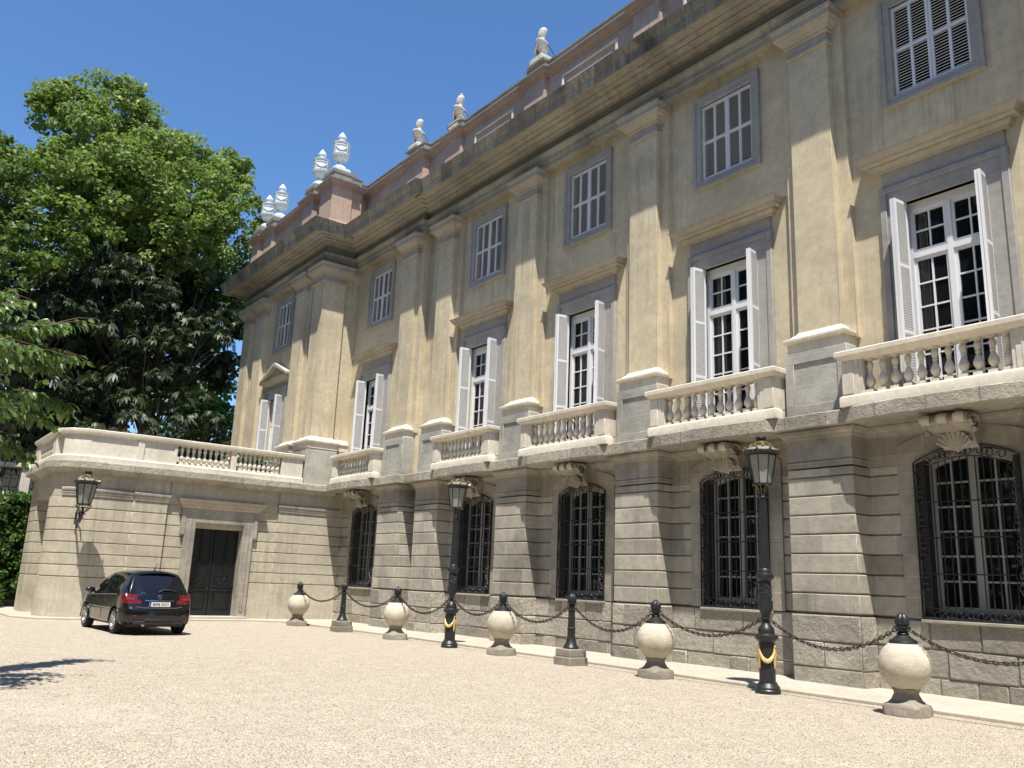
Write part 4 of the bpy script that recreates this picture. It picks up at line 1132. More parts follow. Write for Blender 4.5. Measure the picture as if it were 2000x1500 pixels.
for i in range(8): chain(POSTS[order[i]], POSTS[order[i+1]], clab[i], sag=.34+.04*((i*7) % 3))
chain(POSTS['ball5'], (-4.3, 12.45), 'chain leaving the nearest stone ball towards the right edge', .36)

# ---- wall lantern on the annex
wl = thing('wall_lamp', (XA-.05, 5.75, 3.3), 'large octagonal lantern on a scrolled black bracket on the annex wall', 'wall lamp')
br = MB(); lx, ly = -29.9, 5.62
br.tube([(XA-.05, ly, 2.95), (XA-.02, ly, 3.35)], .035, 8)
br.tube([(XA, ly, 3.05), (XA+.22, ly, 2.93), (XA+.42, ly, 3.0), (XA+.52, ly, 3.18), (XA+.42, ly, 3.32), (XA+.30, ly, 3.25)], [.03, .04, .04, .035, .03, .02], 8)
br.tube([(XA+.42, ly, 3.0), (XA+.62, ly, 3.0), (XA+.82, ly, 3.12), (lx, ly, 3.32), (lx, ly, 3.46)], [.035, .035, .04, .04, .03], 8)
br.tube([(XA, ly, 3.3), (XA+.15, ly, 3.55), (XA+.25, ly, 3.45)], [.03, .03, .015], 8)
br.lathe([(.0, 0), (.05, .01), (.09, .06), (.05, .09), (.03, .14)], (lx, ly, 3.2), 16)
br.lathe([(.0, 0), (.05, .05), (0, .12)], (XA+.30, ly, 2.80), 12)
part('bracket', br, M['iron'], wl)
gb_ = MB()
for j in range(8):
    a = 2*PI*j/8; gb_.tube([(lx+r*math.cos(a), ly+r*math.sin(a), z) for r, z in ((.03, 3.30), (.12, 3.34), (.20, 3.44), (.25, 3.52))], .014, 5)
part('lantern_bracket', gb_, M['gold'], wl)
lantern(wl, (lx, ly, 3.54), 1.24)

# ================================================================== busts and urns on the parapet
def bust(x, y, z, label, var=0):
    t = thing('bust', (x, y, z), label, 'bust', 'marble busts on the parapet')
    p = MB(); p.box(-.30, .30, -.30, .30, 0, .20); p.box(-.24, .24, -.24, .24, .20, .27)
    p.lathe([(.18, .27), (.20, .29), (.12, .34), (.10, .42), (.15, .47), (.16, .50)], n=20)
    part('bust_plinth', p, M['marble'], t, local=True, org=(0,0,0), bevel=.01)
    # head and draped shoulders as one surface: rings from the cut chest up to the crown; faces -x and a little to -y
    b = MB(); rings = []
    F = [ # z, half depth(front-back), half width, centre shift to the front
        (.48, .09, .10, .03), (.54, .13, .15, .05), (.61, .165, .21, .06), (.69, .185, .27, .05), (.76, .185, .325, .03), (.815, .165, .345, .01), (.85, .14, .31, .0), (.875, .115, .20, .0),
        (.90, .09, .115, .01), (.94, .078, .083, .02), (1.0, .078, .080, .03), (1.035, .115, .09, .05), (1.08, .14, .105, .055), (1.13, .147, .112, .05), (1.19, .153, .115, .04),
        (1.25, .155, .118, .028), (1.31, .146, .112, .016), (1.355, .118, .095, .01), (1.39, .068, .056, .005), (1.405, .01, .01, 0)]
    n = 24
    for z_, d, w, sft in F:
        r_ = []
        for j in range(n):
            a = 2*PI*j/n; fx, fy = math.cos(a), math.sin(a); k = 1.0
            if 1.02 < z_ < 1.34:                       # face: brow, nose, mouth, chin
                front_ = max(0, fx)**6
                if 1.12 < z_ < 1.16: k += .2*max(0, fx)**40
                if 1.18 < z_ < 1.20: k -= .08*(max(0, math.cos(a-.42))**30+max(0, math.cos(a+.42))**30)
                if 1.09 < z_ < 1.11: k += .03*max(0, fx)**20
                if 1.05 < z_ < 1.07: k += .05*front_
                if 1.12 < z_ < 1.20: k += .13*(max(0, math.cos(a-PI/2-.15))**60+max(0, math.cos(a+PI/2+.15))**60)
                if fx < .3 and z_ > 1.15: k += .05*math.sin(j*2.4+z_*50)*(.7 if var != 1 else 1.4)
            if z_ < .83: k += .07*math.sin(4*a+z_*18+var)+.05*math.sin(9*a-z_*25)
            r_.append((sft+d*fx*k, w*fy*k, z_))
        rings.append(r_)
    b.loft(rings)
    sw = MB()
    for q in range(7):                                  # folds of the cloak slung over one shoulder
        pts = []; rr = []
        for i in range(12):
            u = i/11; s_ = 1 if var != 2 else -1
            yy = s_*(.30-.50*u); xx = .06+.14*math.sin(PI*u)+.012*q-.03; zz = .86-.05*q-.26*u-.05*math.sin(PI*u)
            pts.append((xx, yy, zz)); rr.append(.03*math.sin(PI*min(1, .15+u*.8)))
        sw.tube(pts, rr, 6)
    if var == 1:
        b.lathe([(.04, 0), (.07, .03), (.055, .07), (.02, .10), (0, .11)], (-.01, 0, 1.38), 10)
    ang = R(205)
    bb_ = MB(); bb_.merge(b, Matrix.Rotation(ang, 4, 'Z')); ss = MB(); ss.merge(sw, Matrix.Rotation(ang, 4, 'Z'))
    o = part('bust_figure', bb_, M['marble'], t, local=True, org=(0,0,0), smooth=70)
    part('cloak', ss, M['marble'], o, local=True, org=(0,0,0), smooth=70)
    rd = MB(); rd.tube([(.12, .10, .78), (.42, .38, .02)], .014, 6); part('iron_stay', rd, M['iron'], t, local=True, org=(0,0,0))
bust(BX[3], 15.32, BZ[3]-.01, 'largest-looking marble bust, bald draped man, rightmost on the parapet', 0)
bust(BX[4], 15.32, BZ[4]-.14, 'marble bust with a topknot, middle one of the three on the parapet', 1)
bust(BX[5], 15.2, BZ[5]-.01, 'marble bust with bare shoulder, leftmost of the three, next to the urns', 2)
def urn(x, y, z, label):
    t = thing('urn', (x, y, z), label, 'urn', 'white flaming urns on the wing parapet')
    p = MB(); p.box(-.36, .36, -.36, .36, 0, .15); p.box(-.33, .33, -.33, .33, .15, .19)
    p.lathe([(.30, .19), (.31, .22), (.27, .30), (.19, .36), (.13, .38)], n=28)
    part('urn_foot', p, M['urnwhite'], t, local=True, org=(0,0,0))
    b = MB()
    b.lathe([(.12, .37), (.09, .42), (.085, .52), (.12, .55), (.13, .565)], n=24)
    b.lathe([(.13, .56), (.23, .615), (.32, .72), (.352, .84), (.352, .88)], n=96, flute=20, fa=.035)
    b.lathe([(.36, .88), (.345, .90), (.325, .92), (.322, 1.22), (.345, 1.24), (.345, 1.27), (.32, 1.29), (.32, 1.33), (.37, 1.36), (.375, 1.395), (.33, 1.42), (.20, 1.455), (.12, 1.47), (.115, 1.52), (.15, 1.55), (.15, 1.585), (.10, 1.605)], n=36)
    ub = part('urn_body', b, M['urnwhite'], t, local=True, org=(0,0,0))
    s_ = MB()
    for k in range(4):
        a0 = k*PI/2+.4
        s_.tube([(.335*math.cos(a0+u/12*PI/2), .335*math.sin(a0+u/12*PI/2), 1.20-.22*math.sin(PI*u/12)) for u in range(13)], [.012+.028*math.sin(PI*u/12) for u in range(13)], 6)
        s_.tube([(.345*math.cos(a0), .345*math.sin(a0), zz) for zz in (1.30, 1.2, 1.08, .96)], [.04, .03, .02, .01], 7)
    part('garland', s_, M['urnwhite'], ub, local=True, org=(0,0,0), smooth=60)
    f = MB(); f.lathe([(.09, 1.60), (.165, 1.63), (.185, 1.68), (.165, 1.74), (.115, 1.82), (.06, 1.90), (0, 1.97)], n=48, flute=6, fa=.06)
    part('flame', f, M['urnwhite'], t, local=True, org=(0,0,0), smooth=60)
M['urnwhite'] = plain('white_glazed_urn', (.66,.70,.70), .5, var=.08, scale=5, spec=.35, bumps=.15)
urn(wcx[0]+.02, 13.8, 18.22, 'white flaming urn on the corner pedestal, rightmost of the four')
urn(wcx[1]-.05, 13.8, 18.22, 'white flaming urn second from the right, overlapped by the corner urn')
urn(wcx[2], 13.8, 18.22, 'white flaming urn third from the right, in front of the sky')
urn(wcx[3]-.05, 13.8, 18.22, 'white flaming urn at the far left, close to the plane tree')
# ================================================================== parked car
car = thing('parked_car', (-23.32, 6.50, 0), 'black family hatchback parked with its tail to the viewer beside the black door', 'car', rz=R(182.5))
WB0, WB1, WR, HWID = .73, 3.50, .325, .885
def interp(tab, x):
    xs = [t[0] for t in tab]
    return [float(np.interp(x, xs, [t[c] for t in tab])) for c in range(1, len(tab[0]))]
def smooth_tab(tab):
    """Catmull-Rom resample so that the outline has no kinks"""
    out = []
    for i in range(len(tab)-1):
        p0 = tab[max(0, i-1)]; p1 = tab[i]; p2 = tab[i+1]; p3 = tab[min(len(tab)-1, i+2)]
        for q in range(6):
            t = q/6; row = [p1[0]+(p2[0]-p1[0])*t]
            for c in range(1, len(p1)):
                d1 = (p2[c]-p0[c])/max(1e-6, p2[0]-p0[0]); d2 = (p3[c]-p1[c])/max(1e-6, p3[0]-p1[0]); h = p2[0]-p1[0]
                row.append((2*t**3-3*t*t+1)*p1[c]+(t**3-2*t*t+t)*h*d1+(-2*t**3+3*t*t)*p2[c]+(t**3-t*t)*h*d2)
            out.append(tuple(row))
    out.append(tuple(tab[-1])); return out
#      x     top    halfwidth belt  roofhalf
TAB = [(0.0, .66, .74, .62, .60), (.05, .74, .80, .66, .62), (.11, .90, .835, .80, .66), (.17, 1.03, .855, .93, .66), (.26, 1.20, .87, .985, .63), (.38, 1.37, .88, .985, .60), (.50, 1.50, .885, .98, .575), (.62, 1.565, .887, .975, .565), (.85, 1.60, .889, .965, .565),
       (1.5, 1.605, .889, .945, .575), (2.1, 1.585, .889, .925, .575), (2.55, 1.51, .887, .91, .57), (2.95, 1.33, .885, .90, .62), (3.25, 1.14, .88, .89, .66), (3.45, 1.01, .875, .87, .69), (3.75, .94, .86, .83, .70), (4.05, .84, .82, .74, .66), (4.2, .70, .76, .62, .6), (4.27, .56, .68, .5, .5)]
TAB = smooth_tab(TAB)
def section(x, n_side=26, n_roof=14):
    top, hw, belt, rh = interp(TAB, x)
    belt = min(belt, top-.03)
    zb = .30 if x < .15 else .24
    ctl = [(hw*.90, zb), (hw*.975, zb+.05), (hw*.99, .40), (hw, .58), (hw*.995, .74), (hw*.975, belt), (rh+(hw*.965-rh)*.55, belt+(top-belt)*.42), (rh+.045, belt+(top-belt)*.83), (rh*.90, top-.050), (rh*.58, top-.018), (0, top)]
    if top < 1.0:
        ctl = [(hw*.90, zb), (hw*.975, zb+.05), (hw*.99, .40), (hw, .40+(belt-.40)*.35), (hw*.995, .40+(belt-.4)*.7), (hw*.975, belt), (hw*.95, belt+(top-belt)*.45), (hw*.88, belt+(top-belt)*.8), (rh*.98, top-.012), (rh*.55, top-.004), (0, top)]
    tt = np.linspace(0, len(ctl)-1, n_side+n_roof); pts = []
    for t in tt:
        i = min(len(ctl)-2, int(t)); u = t-i
        p0, p1, p2, p3 = ctl[max(0, i-1)], ctl[i], ctl[i+1], ctl[min(len(ctl)-1, i+2)]
        f = lambda a, b, c, d: .5*((2*b)+(-a+c)*u+(2*a-5*b+4*c-d)*u*u+(-a+3*b-3*c+d)*u**3)
        pts.append((f(p0[0], p1[0], p2[0], p3[0]), f(p0[1], p1[1], p2[1], p3[1])))
    return pts
XS = sorted(set([round(v, 4) for v in list(np.concatenate([[0, .012, .025, .04], np.linspace(.05, .66, 40), np.linspace(.68, 4.0, 96), np.linspace(4.02, 4.27, 14)]))]))
full = []
for x in XS:
    h = section(x); ring = [(x, y, z) for y, z in h] + [(x, -y, z) for y, z in reversed(h[:-1])]
    # plan curvature of the tail and nose
    ring = [(px + (.10*(abs(py)/.88)**3 if px < .8 else 0)*(1-min(1, px/.8)), py, pz) for px, py, pz in ring]
    full.append(ring)
nr = len(full[0]); groups = {k: MB() for k in ('body', 'side_window_l', 'side_window_r', 'rear_window', 'windscreen', 'tail_light_l', 'tail_light_r', 'sill_l', 'sill_r')}
vid = [p for r_ in full for p in r_]
faces = {k: [] for k in groups}
for i in range(len(full)-1):
    for j in range(nr-1):
        q = (i*nr+j, i*nr+j+1, (i+1)*nr+j+1, (i+1)*nr+j)
        cx = sum(vid[a][0] for a in q)/4; cy = sum(vid[a][1] for a in q)/4; cz = sum(vid[a][2] for a in q)/4
        ay = abs(cy); top, hw, belt, rh = interp(TAB, cx); k = 'body'
        wd = min(math.hypot(cx-WB0-.04, cz-WR), math.hypot(cx-WB1, cz-WR))
        if wd < .375 and ay > .55 and cz < .75: continue
        if cx < .66 and ay < .655-(cz-1.12)*.40 and 1.115 < cz < 1.475: k = 'rear_window'
        elif ay > .58 and cz > belt+.035 and cz < top-.10 and .62 < cx < 3.05 and not (1.86 < cx < 1.93) and not (.98 < cx < 1.03): k = 'side_window_l' if cy > 0 else 'side_window_r'
        elif ay < .60 and 2.42 < cx < 3.36 and cz > 1.06 and cz < top+.02 and cx > 2.42 and ay < rh-.02: k = 'windscreen'
        elif .77 < cz < 1.0 and cx < .36 and ay > .53-(1.0-cz)*.28: k = 'tail_light_l' if cy > 0 else 'tail_light_r'
        elif cz < .40 and .95 < cx < 3.2 and ay > .7: k = 'sill_l' if cy > 0 else 'sill_r'
        faces[k].append(q)
mats = dict(body='carpaint', side_window_l='carglass', side_window_r='carglass', rear_window='carglass', windscreen='carglass', tail_light_l='tail', tail_light_r='tail', sill_l='carpaint', sill_r='carpaint')
full_obj = {}
for k, fs in faces.items():
    used = sorted(set(a for q in fs for a in q)); mp_ = {a: i for i, a in enumerate(used)}
    b = MB(); b.v = [vid[a] for a in used]; b.f = [tuple(mp_[a] for a in q) for q in fs]
    if k == 'body':
        n0 = len(b.v); b.v += full[0]; b.f.append(tuple(range(n0, n0+nr)))
        n0 = len(b.v); b.v += full[-1]; b.f.append(tuple(range(n0+nr-1, n0-1, -1)))
    nm = k[:-2] if k[-2:] in ('_l', '_r') else k
    full_obj[k] = part(nm, b, M[mats[k]], car, local=True, org=(0,0,0), smooth=50)
def cpart(name, b, mat, par=None, **kw): return part(name, b, M[mat], par or car, local=True, org=(0,0,0), **kw)
und = MB(); und.box(.2, 4.1, -.70, .70, .20, .50); und.box(.3, 1.2, -.60, .60, .5, .8); und.box(3.05, 3.95, -.60, .60, .5, .78)
cpart('underbody', und, 'black_plastic')
inn = MB(); inn.box(.9, 1.1, -.6, .6, .6, 1.12); inn.box(1.75, 1.95, -.65, -.15, .6, 1.25); inn.box(1.75, 1.95, .15, .65, .6, 1.25)
for sy in (-.4, .4): inn.box(1.82, 1.9, sy-.13, sy+.13, 1.27, 1.42)
cpart('seats', inn, 'black_plastic', bevel=.03)
# bumper: fuller lower tail with a bright line and dark lower valance
bu = MB()
rings = []
for i in range(25):
    t = -1+2*i/24; y = .80*t; x0 = .0+.16*abs(t)**3.2
    rings.append([(x0+.02, y, .66), (x0-.055, y, .645), (x0-.075, y, .60), (x0-.075, y, .40), (x0-.05, y, .32), (x0+.05, y, .28), (x0+.1, y, .4), (x0+.1, y, .6)])
bu.loft(rings)
for s in (-1, 1):   # wrap round to the wheel arch
    r2 = []
    for i in range(8):
        u = i/7; x = .14+.25*u; y = s*(.80+.085*math.sin(u*PI/2)); 
        r2.append([(x, y-s*.05, .655), (x-.01*(1-u), y+s*.012, .64), (x, y+s*.02, .58), (x, y+s*.015, .42), (x, y, .34), (x, y-s*.05, .32)])
    bu.loft(r2)
bo = cpart('bumper', bu, 'carpaint', smooth=50)
va = MB()
va.box(-.06, .02, -.62, .62, .27, .35); va.box(-.078, -.06, -.35, .35, .36, .40); cpart('valance', va, 'black_plastic', bevel=.01)
tr = MB()
def rear_x(z, y=0): 
    zz = [interp(TAB, x)[0] for x in np.linspace(0, .8, 120)]; x = float(np.interp(z, zz, np.linspace(0, .8, 120)))
    return x+.10*(abs(y)/.88)**3*(1-min(1, x/.8))
# bright seam along the lower edge of the tailgate
pts = [(-.006+rear_x(.70, y)-.015, y, .672+.05*max(0, abs(y)-.42)*4) for y in np.linspace(-.56, .56, 21)]
tr.tube(pts, .007, 5); cpart('tailgate_seam', tr, 'chrome_dull')
ch = MB()
ch.loft([[(rear_x(.86)-.04+.02*abs(y), y, .862), (rear_x(.86)-.05+.02*abs(y), y, .835), (rear_x(.8)-.01, y, .83), (rear_x(.86)+.02, y, .87)] for y in np.linspace(-.36, .36, 9)])
cpart('number_plate_trim', ch, 'chrome')
npb = MB(); npb.box(rear_x(.76)-.045, rear_x(.76)-.035, -.26, .26, .705, .815); npo = cpart('number_plate', npb, 'plate')
nb_ = MB(); nb_.box(rear_x(.76)-.0475, rear_x(.76)-.0449, .215, .259, .706, .814); cpart('plate_band', nb_, 'blue', npo)
def text(s, size, loc, rot, mat, par, name, ext=.002):
    cu = bpy.data.curves.new('t', 'FONT'); cu.body = s; cu.size = size; cu.extrude = ext; cu.align_x = 'CENTER'; cu.align_y = 'CENTER'; cu.resolution_u = 3
    to = bpy.data.objects.new('t', cu); COL.objects.link(to)
    me = bpy.data.meshes.new_from_object(to); me.name = name; bpy.data.objects.remove(to); bpy.data.curves.remove(cu)
    me.materials.clear(); me.materials.append(M[mat])
    o = bpy.data.objects.new(name, me); COL.objects.link(o); o.parent = par; o.location = loc; o.rotation_euler = rot; WO[o.name] = Vector(loc); return o
px = rear_x(.76)-.047
# text faces -x: local text x axis must run towards -y
TR = (R(90), 0, R(-90))
t1 = text('8098 GCH', .088, (px-.001, -.022, .76), TR, 'ink', npo, 'plate_characters'); t1.scale = (1.02, 1.0, 1)
t2 = text('E', .035, (px-.002, .237, .728), TR, 'plate', npo, 'country_letter')
text('B200', .055, (rear_x(1.02, .45)-.012, .40, 1.03), (R(68), 0, R(-90)), 'chrome', full_obj['body'], 'model_badge', .004)
em = MB(); ex = rear_x(.93)-.02; 
def ER(r, a): return (ex+(.0)+ .35*(.93+r*math.sin(a)-.93), r*math.cos(a), .935+r*math.sin(a))
em.tube([ER(.048, 2*PI*j/20) for j in range(20)], .0055, 6, closed=True)
for a in (90, 210, 330): em.tube([ER(0, 0), ER(.047, R(a))], [.009, .003], 5)
cpart('badge', em, 'chrome')
# rear wiper
wi = MB(); wx = rear_x(1.10)-.03
wi.tube([(rear_x(1.06)-.03, .02, 1.055), (rear_x(1.12)-.035, -.08, 1.115), (rear_x(1.13)-.03, -.3, 1.125), (rear_x(1.10)-.03, -.42, 1.095)], [.022, .018, .012, .008], 6)
cpart('rear_wiper', wi, 'black_plastic')
spo = MB()
spo.loft([[(.45+.10*y*y, y, 1.53-.22*y*y), (.52+.1*y*y, y, 1.575-.22*y*y), (.72, y, 1.592-.22*y*y), (.72, y, 1.55-.2*y*y), (.57, y, 1.50-.2*y*y)] for y in np.linspace(-.46, .46, 13)])
cpart('roof_spoiler', spo, 'carpaint', smooth=50)
an = MB(); an.tube([(.78, 0, 1.60), (.74, 0, 1.66), (.58, 0, 1.80)], [.018, .008, .004], 6); cpart('aerial', an, 'black_plastic')
# tail lamp inserts
for s in (-1, 1):
    ti = MB(); y0, y1 = s*.60, s*.80
    pts = [(rear_x(.885, y)-.012, y, .885) for y in np.linspace(y0, y1, 6)]
    ti.loft([[(x, y, z-.022), (x-.006, y, z), (x, y, z+.022), (x+.02, y, z)] for x, y, z in pts])
    cpart('lamp_insert', ti, 'taildark', full_obj['tail_light_l' if s > 0 else 'tail_light_r'])
    rf_ = MB(); rf_.box(-.055, -.03, s*.60-.05, s*.60+.05, .47, .50); cpart('reflector', rf_, 'tail')
# exhaust
ex_ = MB(); ex_.lathe([(.035, 0), (.035, .12), (.03, .12), (.03, 0)], n=12); ex_.v = [(-.05+p[2], .38+p[0], .26+p[1]) for p in ex_.v]; cpart('exhaust', ex_, 'chrome')
# mirrors
for s in (-1, 1):
    m_ = MB(); rings = []
    for i in range(9):
        u = i/8; y = s*(.90+.22*u); w = math.sin(PI*(.12+.76*u))**.5
        rings.append([(2.72+.075*w*math.cos(a), y, 1.04+.075*w*math.sin(a)) for a in [2*PI*j/12 for j in range(12)]])
    m_.loft(rings); m_.tube([(2.78, s*.86, .98), (2.74, s*.93, 1.0)], .025, 6)
    cpart('wing_mirror', m_, 'carpaint', smooth=60)
# belt-line seal, door seams, side moulding, arch lips
for s in (-1, 1):
    sl = MB()
    sl.tube([(x, s*(interp(TAB, x)[1]*.978+.004), interp(TAB, x)[2]+.012) for x in np.linspace(.75, 3.1, 24)], .007, 5)
    sl.tube([(x, s*(HWID+.004), .62) for x in np.linspace(1.15, 3.1, 10)], .010, 5)
    cpart('side_trim', sl, 'chrome_dull')
    dsn = MB()
    for xx in (1.92, 3.0):
        dsn.tube([(xx, s*(interp(TAB, xx)[1]*1.0+.002), z) for z in np.linspace(.33, .93, 8)], .004, 4)
    cpart('door_seam', dsn, 'black_plastic')
    hn_ = MB()
    for xx in (1.45, 2.25): hn_.box(xx, xx+.18, s*(HWID+.0), s*(HWID+.028), .83, .855)
    cpart('door_handle', hn_, 'carpaint', bevel=.006)
    for wx_ in (WB0+.04, WB1):
        al = MB(); al.tube([(wx_+.382*math.cos(a), s*(.885+(-.02 if abs(math.cos(a)) > .8 and wx_ < 1 and math.cos(a) < 0 else 0)), WR+.382*math.sin(a)) for a in np.linspace(-.15, PI+.15, 22)], .014, 6)
        cpart('wheel_arch', al, 'carpaint', smooth=60)
# wheels
def wheel(x, s):
    w = MB(); 
    prof = [(.20, -.10), (.295, -.105), (.318, -.085), (.325, -.05), (.325, .05), (.318, .085), (.295, .105), (.20, .10)]
    w.lathe(prof+[(.20, -.10)], n=40, caps=False); w.v = [(x+p[0], s*.775+p[2]*1.0, WR+p[1]) for p in w.v]
    wo = cpart('wheel', w, 'rubber')
    r_ = MB(); r_.lathe([(.205, .04), (.225, .108), (.215, .112), (.195, .085), (.19, .04)], n=40, caps=False)
    for q in range(7):
        a = 2*PI*q/7; c_, s_ = math.cos(a), math.sin(a)
        r_.loft([[(c_*.05-s_*-.03, s_*.05+c_*-.03, .075), (c_*.05-s_*.03, s_*.05+c_*.03, .075), (c_*.05-s_*.03, s_*.05+c_*.03, .04), (c_*.05-s_*-.03, s_*.05+c_*-.03, .04)],
                 [(c_*.205-s_*-.022, s_*.205+c_*-.022, .085), (c_*.205-s_*.022, s_*.205+c_*.022, .085), (c_*.205-s_*.022, s_*.205+c_*.022, .05), (c_*.205-s_*-.022, s_*.205+c_*-.022, .05)]])
    r_.lathe([(0, .085), (.055, .08), (.06, .04), (0, .04)], n=16)
    r_.v = [(x+p[0], s*(.775+p[2]), WR+p[1]) for p in r_.v]
    cpart('rim', r_, 'rim', wo)
    dk = MB(); dk.lathe([(0, .02), (.2, .02), (.2, .03), (0, .03)], n=24); dk.v = [(x+p[0], s*(.775+p[2]), WR+p[1]) for p in dk.v]; cpart('brake_disc', dk, 'black_plastic', wo)
for x in (WB0+.04, WB1):
    for s in (-1, 1): wheel(x, s)
for s in (-1, 1):
    h_ = MB(); h_.loft([[(4.02+.02*i, s*(.50+.05*i), .66+.02*i), (4.10-.01*i, s*(.50+.05*i), .62), (4.12-.03*i, s*(.50+.05*i), .58), (3.98, s*(.50+.05*i), .60)] for i in range(5)])
    cpart('headlight', h_, 'chrome', smooth=60)
# ================================================================== vegetation
def leaf_cloud(name, clumps, mat, parent, size=.2, per=40, seed=1, spread=.5, kind='simple', up=.5, org=(0,0,0), droop=0.0):
    """one mesh of many small leaves gathered in sprays; clumps: (x,y,z,r) spray centres"""
    rs = np.random.RandomState(seed); cl = np.array(clumps, float); n = len(cl)
    c = np.repeat(cl[:, :3], per, 0); r_ = np.repeat(cl[:, 3], per)
    d = rs.normal(size=(n*per, 3)); d /= np.linalg.norm(d, axis=1)[:, None]
    rad = r_*rs.uniform(.25, 1.0, n*per)**.6
    P = c+d*rad[:, None]*np.array([1, 1, .62]); K = len(P)
    nrm = d*.55+rs.normal(size=(K, 3))*.5+np.array([0, 0, up]); nrm /= np.linalg.norm(nrm, axis=1)[:, None]
    t = rs.normal(size=(K, 3)); t -= (t*nrm).sum(1)[:, None]*nrm; t /= np.linalg.norm(t, axis=1)[:, None]; b = np.cross(nrm, t)
    s = size*rs.uniform(.6, 1.25, K)[:, None]
    if kind == 'simple':                      # broad leaf bent along the midrib: two quads
        v = np.stack([P-t*s*.5, P-t*s*.05+b*s*.48+nrm*s*.12, P+t*s*.62-nrm*s*.1, P-t*s*.05-b*s*.48+nrm*s*.12], 1).reshape(-1, 3)
        idx = np.arange(K)*4; tris = np.stack([idx, idx+1, idx+2, idx+3], 1); nv = 4
    else:                                     # palmate leaf: five drooping leaflets
        vs, fs = [], []; nv = 20
        V5 = np.zeros((K, 20, 3))
        for q in range(5):
            a = (q-2)*.62; dirv = t*math.cos(a)+b*math.sin(a); sd = -t*math.sin(a)+b*math.cos(a)
            L = s*(1.0-.14*abs(q-2)); dr = np.array([0, 0, -1.0])*L*droop
            V5[:, q*4+0] = P; V5[:, q*4+1] = P+dirv*L*.62+sd*L*.17+dr*.3; V5[:, q*4+2] = P+dirv*L+dr; V5[:, q*4+3] = P+dirv*L*.62-sd*L*.17+dr*.3
        v = V5.reshape(-1, 3); base = (np.arange(K*5)*4)[:, None]; tris = base+np.arange(4)[None]
    v = v-np.array(org)
    me = bpy.data.meshes.new(name); nf = len(tris)
    me.vertices.add(len(v)); me.vertices.foreach_set('co', v.astype(np.float32).ravel())
    me.loops.add(nf*4); me.loops.foreach_set('vertex_index', tris.astype(np.int32).ravel())
    me.polygons.add(nf); me.polygons.foreach_set('loop_start', (np.arange(nf)*4).astype(np.int32)); me.polygons.foreach_set('loop_total', np.full(nf, 4, np.int32))
    me.update(calc_edges=True); me.materials.append(mat)
    o = bpy.data.objects.new(name, me); COL.objects.link(o)
    if parent is not None: o.parent = parent; o.location = Vector(org)-WO[parent.name]
    WO[o.name] = Vector(org); return o
def sprays(blobs, dens, rs, r0=.45, r1=.8, shell=.45):
    out = []
    for x, y, z, r in blobs:
        n = max(3, int(dens*r*r))
        for _ in range(n):
            d = rs.normal(size=3); d /= np.linalg.norm(d); k = r*(shell+((1.30 if rs.uniform() < .16 else 1.06)-shell)*rs.uniform()**.6)
            out.append((x+d[0]*k, y+d[1]*k, z+d[2]*k*.9, rs.uniform(r0, r1)))
    return out
def limbs(mb, base, blobs, r0, rs, fork=.45):
    bx, by, bz = base; top = max(b[2] for b in blobs); cx = np.mean([b[0] for b in blobs]); cy = np.mean([b[1] for b in blobs])
    zf = bz+(top-bz)*fork*.5
    trunk = [(bx+(cx-bx)*t*.5+.12*math.sin(t*5), by+(cy-by)*t*.5+.1*math.cos(t*4), bz+(top*.88-bz)*t) for t in np.linspace(0, 1, 9)]
    mb.tube(trunk, [r0*(1-.82*t)*(1.35 if t == 0 else 1) for t in np.linspace(0, 1, 9)], 9)
    for b in blobs:
        t = min(.85, max(.18, (b[2]-bz)*.62/(top*.88-bz))); i = t*8; k = int(i); u = i-k
        s = [trunk[k][q]*(1-u)+trunk[min(8, k+1)][q]*u for q in range(3)]
        mid = [(s[q]+b[q])/2+rs.uniform(-.3, .3) for q in range(2)]+[(s[2]+b[2])/2-.1*abs(b[2]-s[2])]
        mb.tube([s, mid, (b[0], b[1], b[2])], [r0*.36*(1-.6*t), r0*.22, r0*.07], 6)
        for _ in range(3):
            e = [b[q]+rs.uniform(-.8, .8)*b[3] for q in range(3)]; mb.tube([mid, [(mid[q]+e[q])/2+rs.uniform(-.15, .15) for q in range(3)], e], [r0*.12, r0*.08, r0*.03], 5)
def tree(name, base, blobs, label, leaf, size, dens, per, seed, r0=.35, kind='simple', droop=0, r_=(.45, .8), up=.5, group=None):
    rs = np.random.RandomState(seed)
    t = thing(name, base, label, 'tree', group)
    tb = MB(); limbs(tb, base, blobs, r0, rs); part('trunk', tb, M['bark'], t, smooth=60)
    leaf_cloud('crown', sprays(blobs, dens, rs, *r_), leaf, t, size, per, seed+9, kind=kind, droop=droop, up=up, org=base)
    return t
plane = [(-47.7,5.2,25.3,1.5),(-48.4,7.5,26.5,1.7),(-49.2,9.1,26.0,1.3),(-47.8,4.9,25.7,1.0),(-48.0,9.9,24.3,1.7),(-45.5,6.5,22.3,2.2),(-45.8,4.8,20.9,1.3),(-45.7,10.8,22.8,1.9),(-43.3,8.0,20.0,2.4),(-42.6,5.6,18.2,2.0),(-47.1,13.4,23.6,1.3),(-47.8,14.5,24.6,.9),(-44.3,12.3,20.3,2.1),(-45.8,14.5,21.1,1.3),(-42.8,10.0,18.5,2.2),(-45.7,14.7,18.7,1.2),(-45.1,13.3,16.7,1.6),(-48.5,7,22.5,2),(-47.5,10.5,20,2.2),(-46.5,7.5,18.5,2.0)]
plane += [(-47.5,14.3,25.2,.8), (-48.9,8.6,28.0,.7), (-47.8,11.6,25.2,.8)]
plane = [(x, y, z-.0, r*1.1) for x, y, z, r in plane]
